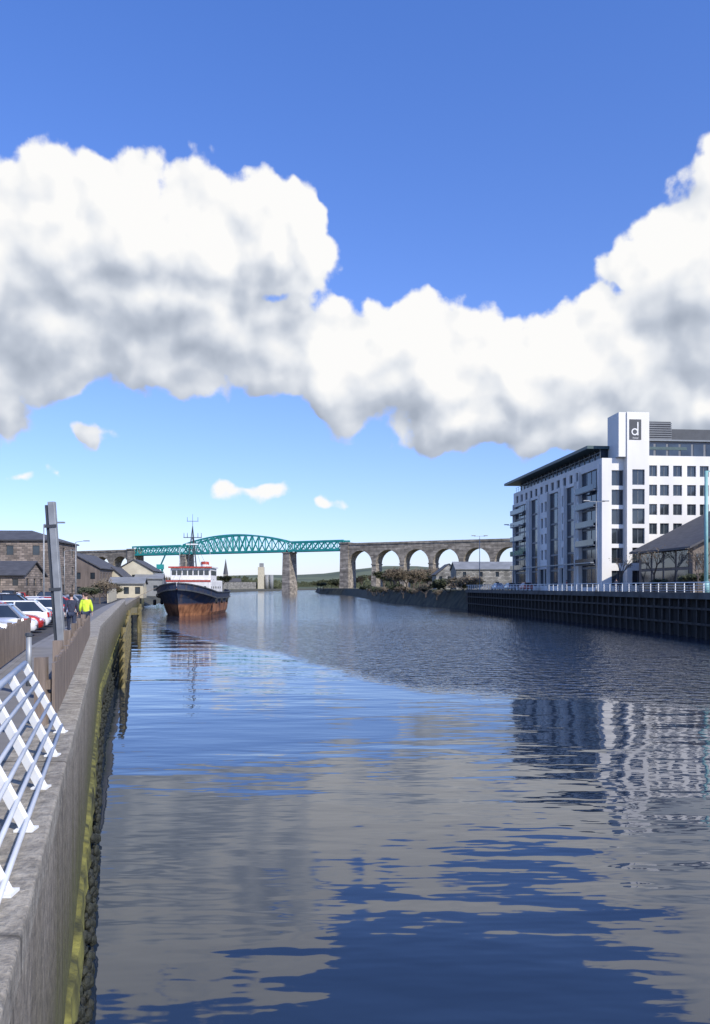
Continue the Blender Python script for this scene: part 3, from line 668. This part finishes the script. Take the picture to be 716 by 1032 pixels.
lamp(27.6,178,12.0,m_pole,'tall grey twin-arm street lamp on the hotel quay')
r=thing('street_lamp',(34.95,80,ZR),label='thick pale teal lamp column on the quay edge',category='street lamp',group='lamp columns along the quay')
mt_=M('pale_teal_paint',(.22,.42,.40),.5,.1)
MB().cyl((0,0,0),(0,0,12.2),.20,.16,12).obj('column',mt_,r,smooth=True); MB().cyl((0,0,0),(0,0,1.2),.32,.30,12).obj('base',mt_,r,smooth=True); MB().beam((0,0,12.1),(1.6,0,12.4),.12).obj('arm',mt_,r); MB().box(1.2,2.4,-.2,.2,12.4,12.6).obj('lamp_head',mt_,r,bevel=.05)
for k,x,y in ((4,31,150),(0,30,160),(1,29.3,170)): put_car(k,x+.8,y,ZR+.02,math.radians(95))

# ------------------------------------------------------------------ viaduct
Vd=thing('railway_viaduct',label='stone arched railway viaduct with teal steel girder spans',category='bridge')
def L(X,off=0,z=0):
    d=Vector((1,-.53)).normalized(); nrm=Vector((d.y,-d.x))
    if nrm.y>0: nrm=-nrm
    return Vector((X+nrm.x*off,576-.53*X+nrm.y*off,z))
HW=5
def slab(b,Xa,Xb,z0,z1,w=HW):
    b.hexa([L(Xa,w,z0),L(Xb,w,z0),L(Xb,-w,z0),L(Xa,-w,z0),L(Xa,w,z1),L(Xb,w,z1),L(Xb,-w,z1),L(Xa,-w,z1)])
def arch(Xa,Xb,zt=35.2):
    b=MB(); pw=1.35; xa,xb=Xa+pw,Xb-pw; cx=(xa+xb)/2; rx=(xb-xa)/2; rz=9.6; zs=21.5; N=14
    pts=[(cx-rx*math.cos(math.pi*i/N),zs+rz*math.sin(math.pi*i/N)) for i in range(N+1)]
    for (x0,z0),(x1,z1) in zip(pts[:-1],pts[1:]):
        b.quad(L(x0,HW,z0),L(x1,HW,z1),L(x1,HW,zt),L(x0,HW,zt)); b.quad(L(x0,-HW,z0),L(x0,-HW,zt),L(x1,-HW,zt),L(x1,-HW,z1))
        b.quad(L(x0,HW,z0),L(x0,-HW,z0),L(x1,-HW,z1),L(x1,HW,z1))
    slab(b,Xa,xa,zs,zt); slab(b,xb,Xb,zs,zt)
    b.obj('arch',m_stone,Vd)
def pier(X,wb,wt,zt,w=HW-.15,name='pier'):
    b=MB(); h=wb/2;k=wt/2
    b.hexa([L(X-h,w+.6,-2),L(X+h,w+.6,-2),L(X+h,-w-.6,-2),L(X-h,-w-.6,-2),L(X-k,w,zt),L(X+k,w,zt),L(X+k,-w,zt),L(X-k,-w,zt)])
    slab(b,X-k-.35,X+k+.35,zt-.9,zt,w+.45)
    b.obj(name,m_stone,Vd)
px0=-3.6; P_=19.05
for i in range(12):
    Xa=px0+i*P_; arch(Xa,Xa+P_)
    if i>0: pier(Xa,3.9,2.8,21.6)
b=MB(); slab(b,px0-1,px0+12*P_,35.2,35.7,HW+.4); slab(b,px0-1,px0+12*P_,35.7,36.6,HW); b.obj('parapet',m_stone,Vd)
for i in range(4):
    Xb=-185-i*P_; arch(Xb-P_,Xb); pier(Xb-P_,4.2,3.0,21.6)
b=MB(); slab(b,-185-4*P_,-184,35.2,35.7,HW+.4); slab(b,-185-4*P_,-184,35.7,36.6,HW); b.obj('parapet',m_stone,Vd)
for X,w_,zt in ((-5.2,5.6,37.2),(-184,7.0,37.2)): pier(X,w_+1,w_,zt,HW+.5,'tower_pier')
for X in (-136,-49): pier(X,6.4,5.2,31.3)
def girder(Xa,Xb,z0,ztop,nb):
    b=MB()
    for off in (HW-.3,-HW+.3):
        q=[Xa+(Xb-Xa)*i/nb for i in range(nb+1)]
        for i in range(nb):
            t0,t1=i/nb,(i+1)/nb
            b.beam(L(q[i],off,z0),L(q[i+1],off,z0),1.0,1.6); b.beam(L(q[i],off,ztop(t0)),L(q[i+1],off,ztop(t1)),.9,1.2)
            b.beam(L(q[i],off,z0),L(q[i+1],off,ztop(t1)),.45,.55); b.beam(L(q[i],off,ztop(t0)),L(q[i+1],off,z0),.45,.55)
        for i in range(nb+1): b.beam(L(q[i],off,z0),L(q[i],off,ztop(i/nb)),.6,.7)
    for i in range(nb+1):
        X=Xa+(Xb-Xa)*i/nb; z=ztop(i/nb); b.beam(L(X,HW-.3,z),L(X,-HW+.3,z),.5); b.beam(L(X,HW-.3,z0),L(X,-HW+.3,z0),.6)
    b.obj('girder',m_teal,Vd)
    d=MB(); slab(d,Xa,Xb,z0+.1,z0+.5,HW-1); d.obj('deck',m_dark,Vd)
girder(-183,-137.5,32.2,lambda t:38.6,9); girder(-47.5,-6,32.2,lambda t:38.6,9)
girder(-135.5,-49.5,32.2,lambda t:38.9+6.6*(1-(2*t-1)**2),16)

# ------------------------------------------------------------------ ship
S=thing('moored_ship',(-30.4,137,0),math.radians(1.5),label='old dark-hulled ship with rust-stained sides moored at quay',category='ship')
S.scale=(.9,1,.96)
LN=36
us=[0,.012,.03,.06,.1,.16,.24,.34,.5,.7,.85,.93,.98,1]
def dz(u): return 4.3+1.7*max(0,1-u/.4)**2+.5*max(0,(u-.75)/.25)**2
def dw(u): 
    v=5.7*(1-(1-min(u/.26,1))**2)**.55
    return max(.12,v*(1-.35*max(0,(u-.85)/.15)**2))
def ww(u):
    v=5.1*(1-(1-min(max(u,0)/.42,1))**1.7)**1.0
    return max(.08,v*(1-.6*max(0,(u-.8)/.2)**2))
ring=[]
for u in us:
    r5=[]; rk=2.6*max(0,1-u/.25)
    W,wd,z=ww(u),dw(u),dz(u)
    pr=[(.05,-1.2,1),(W*.85,-.7,1),(W,.5,.85),(W*.55+wd*.45,z*.55,.4),(wd*.97,z-1.0,.08),(wd,z,0),(max(.03,wd-.18),z,0),(max(.03,wd-.2),z-1.1,.02)]
    for s_ in (1,-1):
        seq=pr if s_==1 else pr[::-1]
        r5+= [(s_*a_,u*LN+rk*k_,zz) for a_,zz,k_ in seq]
    ring.append(r5)
b=MB(); K=len(ring[0]); vs=[v for r5 in ring for v in r5]
fs=[]
for i in range(len(us)-1):
    for k in range(K): fs.append((i*K+k,i*K+(k+1)%K,(i+1)*K+(k+1)%K,(i+1)*K+k))
fs+= [tuple(range(K))[::-1],tuple((len(us)-1)*K+k for k in range(K))]
b.add(vs,fs).obj('hull',m_hull,S)
for s_ in (1,-1):
    b=MB()
    for u0,u1 in zip(us[:-1],us[1:]): b.beam((s_*(dw(u0)+.06),u0*LN,dz(u0)),(s_*(dw(u1)+.06),u1*LN,dz(u1)),.22,.2)
    b.obj('bulwark_rail',m_dark,S)
    b=MB()
    for u0,u1 in zip(us[:-1],us[1:]): b.beam((s_*(dw(u0)*.98+.1),u0*LN,dz(u0)-1.15),(s_*(dw(u1)*.98+.1),u1*LN,dz(u1)-1.15),.2,.26)
    b.obj('rubbing_strake',m_dark,S)
m_sup=M('stained_white_paint',(.70,.69,.66),.6,.18,1,stretch=(1,1,.3))
MB().box(-4.5,4.5,11,27,3.4,6.6).obj('deckhouse',m_sup,S,bevel=.15)
wh=MB().box(-3.9,4.3,12.2,20,6.62,9.0).obj('wheelhouse',m_sup,S,bevel=.12)
MB().box(-4.2,4.6,11.8,20.4,9.0,9.25).obj('wheelhouse_roof',m_sup,S)
for i in range(7): MB().box(-3.6+i*1.12,-2.75+i*1.12,12.12,12.196,7.6,8.55).obj('window',m_glass,wh)
for i in range(5): MB().box(4.304,4.36,12.9+i*1.35,13.9+i*1.35,7.6,8.5).obj('window',m_glass,wh)
for i in range(6): MB().cyl((-3.6+i*1.4,10.92,5.2),(-3.6+i*1.4,10.998,5.2),.28,n=12).obj('porthole',m_glass,S)
for i in range(6): MB().cyl((4.502,12.5+i*2.2,5.2),(4.56,12.5+i*2.2,5.2),.26,n=12).obj('porthole',m_glass,S)
MB().box(-4.56,4.56,10.9,10.99,6.3,6.6).obj('trim',m_redp,S); MB().box(-4.25,4.65,11.7,11.79,8.95,9.25).obj('trim',m_redp,S)
b=MB()
for i in range(13): b.cyl((-4.2+i*.7,11.3,6.6),(-4.2+i*.7,11.3,7.5),.03,n=5)
b.beam((-4.3,11.3,7.5),(4.3,11.3,7.5),.06); b.beam((-4.3,11.3,7.05),(4.3,11.3,7.05),.04); b.obj('deck_railing',m_white,S,kind='stuff')
MB().cyl((1.2,23,6.6),(1.2,23.4,9.9),1.0,.9,14).obj('funnel',m_sup,S); MB().cyl((1.2,23.4,9.9),(1.2,23.45,10.5),.92,.88,14).obj('funnel_top',m_redp,S)
MB().cyl((-2.6,9.2,3.4),(-2.6,9.2,5.6),.35,.3).obj('ventilator',m_orange,S); MB().cyl((2.6,9,3.4),(2.6,9,5.4),.35,.3).obj('ventilator',m_orange,S)
w_=MB(); w_.cyl((-1.3,5,4.5),(1.3,5,4.5),.55,n=12); w_.box(-1.6,1.6,4.4,5.6,3.9,4.2); w_.cyl((-1.4,5,4.5),(-1.25,5,4.5),.75,n=12); w_.cyl((1.25,5,4.5),(1.4,5,4.5),.75,n=12); w_.obj('winch',m_orange,S)
MB().quad(*[(s_*dw(u)*.93,u*LN+.5,3.5+1.2*max(0,1-u/.3)) for s_,u in ((-1,.06),(1,.06),(1,.3),(-1,.3))]).obj('deck',m_brown,S)
MB().quad((-5.3,10.8,3.5),(5.3,10.8,3.5),(5,34,3.5),(-5,34,3.5)).obj('deck',m_brown,S)
Mt=MB(); hx,hy=.2,14.5
for a_,c_ in ((-.9,-.8),(.9,-.8),(0,1)): Mt.cyl((hx+a_,hy+c_,9.2),(hx,hy,17.2),.15,.09,6)
for k in range(6): z=10.2+k*1.15; s2=.9*(1-(z-9.2)/8); Mt.beam((hx-s2,hy-.5,z),(hx+s2,hy-.5,z),.09)
Mt.cyl((hx,hy,17.2),(hx,hy,19.6),.06,.03,6); Mt.beam((hx-1.9,hy,15.0),(hx+1.9,hy,15.0),.14); Mt.beam((hx-1.2,hy,18.2),(hx+1.2,hy,18.2),.09); Mt.beam((hx-1.3,hy,12.6),(hx+1.3,hy,12.6),.12)
for xx in (-1.8,1.8,-1.1,1.1): Mt.cyl((hx+xx,hy,15),(hx+xx,hy,15.9),.08,.05,6)
for xx in (-1.1,1.1): Mt.cyl((hx+xx,hy,18.2),(hx+xx,hy,19.0),.05,.04,6)
Mt.obj('mast',m_dark,S); MB().box(hx-1.2,hx+1.2,hy-1.0,hy-.75,13.5,13.75).obj('radar',m_white,S)
MB().cyl((-2.8,16,9.2),(-2.8,16,13.2),.06,.03,6).obj('aerial',m_white,S); MB().cyl((3.4,17,9.2),(3.4,17,12.4),.06,.03,6).obj('aerial',m_white,S)
for p0,p1 in (((0,1.2,5.9),(hx,hy,15)),((hx,hy,15),(0,34,5)),((-4.4,16,6.6),(hx,hy,15)),((4.4,16,6.6),(hx,hy,15))): MB().cyl(p0,p1,.03,n=4).obj('stay',m_dark,S)
MB().cyl((-5.2,6,5.2),(-8.2,1,3.3),.05,n=5).obj('mooring_line',m_wood,S); MB().cyl((-5.2,30,4.5),(-10,26,3.3),.05,n=5).obj('mooring_line',m_wood,S)
for i in range(4): MB().cyl((-5.9,8+i*6,2.4),(-6.3,8+i*6,2.4),.55,n=12).obj('tyre_fender',m_tyre,S)
for i in range(3): MB().cyl((5.75,10+i*7,2.6),(6.1,10+i*7,2.6),.5,n=12).obj('tyre_fender',m_tyre,S)

# ------------------------------------------------------------------ buildings
def house(name,x0,x1,y0,y1,ze,zr,wm,rm,lab,axis='x',cols=4,rows=2,cat='building',hip=0,rz=0,zb=ZL,wd=1.0,wh_=1.4,side=True):
    r=thing(name,((x0+x1)/2,(y0+y1)/2,0),rz,label=lab,category=cat); X=(x1-x0)/2;Y=(y1-y0)/2
    sp=(ze-zb)/rows; ops=[]
    for i in range(cols):
        for j in range(rows):
            u=2*X*(i+.5)/cols; ops.append((u-wd/2,u+wd/2,zb+j*sp+sp*.3,zb+j*sp+sp*.3+min(wh_,sp*.55)))
    b=MB(); b.wall((-X,-Y,0),(1,0,0),(0,-1,0),2*X,zb,ze,ops,.2)
    sops=[]; sc=max(1,int(cols*Y/X)) if side else 0
    for i in range(sc):
        for j in range(rows):
            u=2*Y*(i+.5)/sc; sops.append((u-wd/2,u+wd/2,zb+j*sp+sp*.3,zb+j*sp+sp*.3+min(wh_,sp*.55)))
    b.wall((X,-Y,0),(0,1,0),(1,0,0),2*Y,zb,ze,sops,.2)
    b.quad((-X,-Y,zb),(-X,-Y,ze),(-X,Y,ze),(-X,Y,zb)); b.quad((-X,Y,zb),(-X,Y,ze),(X,Y,ze),(X,Y,zb))
    o=.35
    if axis=='x':
        if not hip: b.add([(X,-Y,ze),(X,Y,ze),(X,0,zr)],[(0,1,2)]); b.add([(-X,-Y,ze),(-X,Y,ze),(-X,0,zr)],[(0,2,1)])
        R=[(-X-o,-Y-o,ze),(X+o,-Y-o,ze),(X+o,Y+o,ze),(-X-o,Y+o,ze),(-X-o+hip,0,zr),(X+o-hip,0,zr)]
        fs=[(0,1,5,4),(2,3,4,5),(1,2,5),(3,0,4)] if hip else [(0,1,5,4),(2,3,4,5)]
    else:
        if not hip: b.add([(-X,-Y,ze),(X,-Y,ze),(0,-Y,zr)],[(0,1,2)]); b.add([(-X,Y,ze),(X,Y,ze),(0,Y,zr)],[(0,2,1)])
        R=[(-X-o,-Y-o,ze),(X+o,-Y-o,ze),(X+o,Y+o,ze),(-X-o,Y+o,ze),(0,-Y-o+hip,zr),(0,Y+o-hip,zr)]
        fs=[(1,2,5,4),(3,0,4,5),(0,1,4),(2,3,5)] if hip else [(1,2,5,4),(3,0,4,5)]
    b.obj('wall',wm,r)
    ro=MB().add([(p[0],p[1],p[2]+.02) for p in R],fs).obj('roof',rm,r); so_=ro.modifiers.new('s','SOLIDIFY'); so_.thickness=.22; so_.offset=1
    for (u0,u1,z0,z1) in ops: MB().quad((-X+u0,-Y+.15,z0),(-X+u1,-Y+.15,z0),(-X+u1,-Y+.15,z1),(-X+u0,-Y+.15,z1)).obj('window',m_glass,r)
    for (u0,u1,z0,z1) in sops: MB().quad((X-.15,-Y+u0,z0),(X-.15,-Y+u1,z0),(X-.15,-Y+u1,z1),(X-.15,-Y+u0,z1)).obj('window',m_glass,r)
    return r
house('stone_warehouse',-92,-52.5,136,152,12.9,15.0,m_ware,m_slate,'tall dark stone warehouse with rows of small windows','x',9,3,hip=6,rz=.05,wd=1.2,wh_=1.6)
house('terraced_house',-62,-54.5,112,120,7.2,9.4,m_cream,m_slate,'small rendered terraced house with slate roof','x',3,2,wd=.9)
house('terraced_house',-53.8,-48.6,118,126,6.6,8.8,m_ware,m_slate,'small dark stone terraced house by the quay','x',2,2,wd=.9)
house('harbour_warehouse',-68,-56,172,196,8.9,12.4,m_brown,m_slate,'long harbour warehouse with dark slate roof','y',4,2,rz=.1)
house('cream_house',-62,-52.5,205,222,9.0,12.0,m_cream,m_slate,'cream rendered quay house with slate roof','y',3,2,rz=.1)
house('gabled_house',-59.5,-54.3,186,198,7.0,9.6,m_cream,m_slate,'small cream gabled quay building','y',2,1,rz=.1)
house('storage_shed',-50.0,-43.5,160,172,5.6,6.9,m_cream,m_roofm,'low cream quayside store with grey sheet roof','x',3,1,rz=.2)
house('storage_shed',-56,-49.5,200,214,7,8.4,m_roofm,m_roofm,'grey metal clad storage shed on the quay','x',2,1,rz=.2)
r=thing('hoarding',label='cream painted quayside hoarding wall',category='wall'); b=MB();c=MB()
q=[(-31,106),(-34,118),(-38.2,134),(-43,150)]
for (x0,y0),(x1,y1) in zip(q[:-1],q[1:]): b.beam((x0-1.6,y0,3.9),(x1-1.6,y1,3.9),.15,1.9); c.beam((x0-1.6,y0,4.92),(x1-1.6,y1,4.92),.25,.1)
b.obj('panels',m_cream,r); c.obj('capping',m_slate,r)
r=thing('dock_crane',(-63,260,ZL),label='small teal harbour crane on the quay',category='crane')
b=MB()
for a_,c_ in ((-1,-1),(1,-1),(1,1),(-1,1)): b.beam((a_,c_,0),(a_*.6,c_*.6,8),.3)
b.box(-1,1,-1,1,8,9.6); b.obj('tower',m_teal,r); MB().beam((0,0,9),(3,-3,14),.35).obj('jib',m_teal,r)
for (x,y,h) in ((-24,62,7.0),(-33,95,7.5),(-47,130,8)):
    r=thing('street_lamp',(x,y,ZL),label='slim grey street lamp in the riverside car park',category='street lamp',group='lamps in the car park')
    MB().cyl((0,0,0),(0,0,h),.08,.05,8).obj('column',m_pole,r,smooth=True); MB().beam((0,0,h),(1.2,-.2,h+.15),.06).obj('arm',m_pole,r); MB().box(1.0,1.7,-.35,-.1,h+.08,h+.2).obj('lamp_head',m_pole,r,bevel=.03)
house('stone_mill',30,64,238,252,10.2,12.6,m_mill,m_roofm,'long grey stone riverside store with low sheet roof','x',7,2,zb=ZR,hip=0)
house('stone_mill',26.5,35,262,276,9.0,12.6,m_mill,m_slate,'gabled stone outbuilding beside the river','y',3,2,zb=ZR)
house('brick_shed',36,50,330,345,9,12,m_cream,m_roofm,'cream shed behind riverside scrub','x',3,1,zb=ZR)
r=thing('silo_works',(-143,1230,0),label='pale concrete silo tower of distant works',category='factory')
MB().box(-5,4,-6,6,2,36).obj('tower',m_cream,r); MB().box(-3,3,-3,3,36.01,42).obj('head_house',m_roofm,r)
for i in range(2): MB().cyl((8+i*7,0,2),(8+i*7,0,24),3.2,n=16).obj('silo',m_roofm,r,smooth=True)
MB().box(-40,-8,-8,8,2,13).obj('shed',m_mill,r)
r=thing('church',(-185,1150,0),label='distant stone church with pointed spire',category='church')
MB().box(-3,3,-3,3,2,24).obj('tower',m_mill,r); MB().cyl((0,0,24),(0,0,46),3.6,.1,8).obj('spire',m_slate,r)
nv=MB().box(3.01,22,-4,4,2,13).obj('nave',m_mill,r); MB().add([(3,-4.5,13),(22,-4.5,13),(22,4.5,13),(3,4.5,13),(3,0,18),(22,0,18)],[(0,1,5,4),(2,3,4,5),(1,2,5),(3,0,4)]).obj('roof',m_slate,r)

# ------------------------------------------------------------------ trees
def tree_meshes(seed,h,rad,leaf,nl,size):
    q=random.Random(seed); tr=MB(); tips=[]
    def br(p,d,ln,r0,dep):
        e=p+d*ln; tr.cyl(p,e,r0,r0*.62,6 if dep<2 else 4,cap=False)
        if dep>=4: tips.append(e); return
        if dep>=2: tips.append(e)
        for _ in range(3 if dep<3 else 2):
            nd=(d+Vector((q.uniform(-1,1),q.uniform(-1,1),q.uniform(-.25,.6)))*.75).normalized(); br(e,nd,ln*q.uniform(.6,.82),r0*.6,dep+1)
    br(Vector((0,0,0)),Vector((q.uniform(-.05,.05),q.uniform(-.05,.05),1)).normalized(),h*.27,h*.022,0)
    cr=MB()
    for _ in range(nl):
        t=q.choice(tips); c=t+Vector((q.gauss(0,1),q.gauss(0,1),q.gauss(0,.8)))*rad*.13
        a=Vector((q.uniform(-1,1),q.uniform(-1,1),q.uniform(-1,1))).normalized()*size*q.uniform(.5,1.3); bb=a.orthogonal().normalized()*size*q.uniform(.3,.8)
        cr.quad(c-a,c+bb,c+a,c-bb)
    return tr.mesh('trunk',m_bark),(cr.mesh('crown',leaf) if nl else None)
TM={}
for k in range(3):
    TM['b%d'%k]=tree_meshes(10+k,9,3.2,m_leafb,1000,.20); TM['e%d'%k]=tree_meshes(20+k,9,3.2,m_leafd,1700,.32); TM['n%d'%k]=tree_meshes(30+k,8,3,m_leafb,260,.10)
def tree(kind,x,y,z,s,lab,wide=1,name='tree'):
    r=thing(name,(x,y,z),rr.uniform(0,6.28),label=lab,category='tree' if name=='tree' else 'bush'); r.scale=(s*wide,s*wide,s)
    t,c_=TM[kind]; o=D.objects.new('trunk',t); COL.objects.link(o); o.parent=r
    if c_: o=D.objects.new('crown',c_); COL.objects.link(o); o.parent=r
for kd,x,y,s in (('n0',39.4,106,1.05),('n1',41.5,95,.85),('n2',38.4,90,.7),('n0',43.8,93,.95),('n1',38.2,116,.8),('e1',40.6,97.2,.3),('e0',43,97.2,.33),('e2',39.3,104,.25)):
    tree(kd,x,y,ZR,s,'bare young tree planted on the hotel promenade' if kd[0]=='n' else 'low evergreen shrub on the hotel promenade',1.0 if kd[0]=='n' else 1.4,'tree' if kd[0]=='n' else 'bush')
for i in range(9): tree('e%d'%(i%3),-30+i*2.9+rr.uniform(-1,1),612+rr.uniform(-8,14),2,rr.uniform(1.0,1.45),'dark evergreen tree near the viaduct pier',1.2)
for i in range(32): tree(('b%d'if i%4 else 'e%d')%(i%3),rr.uniform(14,52),rr.uniform(300,440),4,rr.uniform(.7,1.25),'scrubby leafless tree on the river bank',1.4)
for i in range(28): 
    yy_=188+i*6.5; tree('e%d'%(i%3) if i%2 else 'b%d'%(i%3),lerp(RB,yy_)+2.2+rr.uniform(-1.4,1.6),yy_,1.6,rr.uniform(.35,.6) if i>3 else rr.uniform(.65,.85),'dark bush overgrowing the river bank',1.7,'bush')
for i in range(12):
    yy_=215+i*16; tree('b%d'%(i%3),lerp(LB,yy_)-14-rr.uniform(0,16),yy_,2.6,rr.uniform(.8,1.3),'budding tree on the river bank',1.2)
for i in range(11):
    yy_=104+i*7; tree(('b%d','e%d')[i%2]%(i%3),lerp(LB,yy_)-3.2-rr.uniform(0,3.5),yy_,2.6,rr.uniform(.25,.5),'brown bush on the quayside',1.5,'bush')
for i in range(26): tree(('e%d','b%d')[i%2]%(i%3),-119-i*6-rr.uniform(0,20),690+rr.uniform(0,180),2.6,rr.uniform(1.2,2.2),'tree on the wooded river bank',1.4)
for i in range(54): tree(('e%d','b%d')[i%2]%(i%3),-2+i*5+rr.uniform(-4,4),610+rr.uniform(0,190),4,rr.uniform(1.3,2.3),'tree behind the viaduct arches',1.5)
b=MB(); q=random.Random(5)
for i in range(6000):
    x=q.uniform(-900,900); y=q.uniform(1250,1690)
    if -118<x<-50: y=1760
    h=q.uniform(8,24)*(.7+.3*math.sin(x*.02)); z0=3
    if y>=1690: z0=hz(x,y)
    for k in range(3):
        c=Vector((x+q.uniform(-6,6),y,z0+h*q.random())); a=Vector((q.uniform(-1,1),q.uniform(-.4,.4),q.uniform(-1,1)))*4.2; bb=Vector((a.z,0,-a.x))*.6; b.quad(c-a,c+bb,c+a,c-bb)
b.obj('woodland',m_leafd,kind='stuff',label='distant woodland on the horizon')
for i in range(5):
    x=-135-i*28; house('storage_shed',x-12,x+8,540+i*8,560+i*8,7+i%2*2,10+i%2*2,(m_cream,m_roofl,m_ware)[i%3],(m_slate,m_roofl)[i%2],'distant quay shed near the viaduct','x',3,1,side=False)
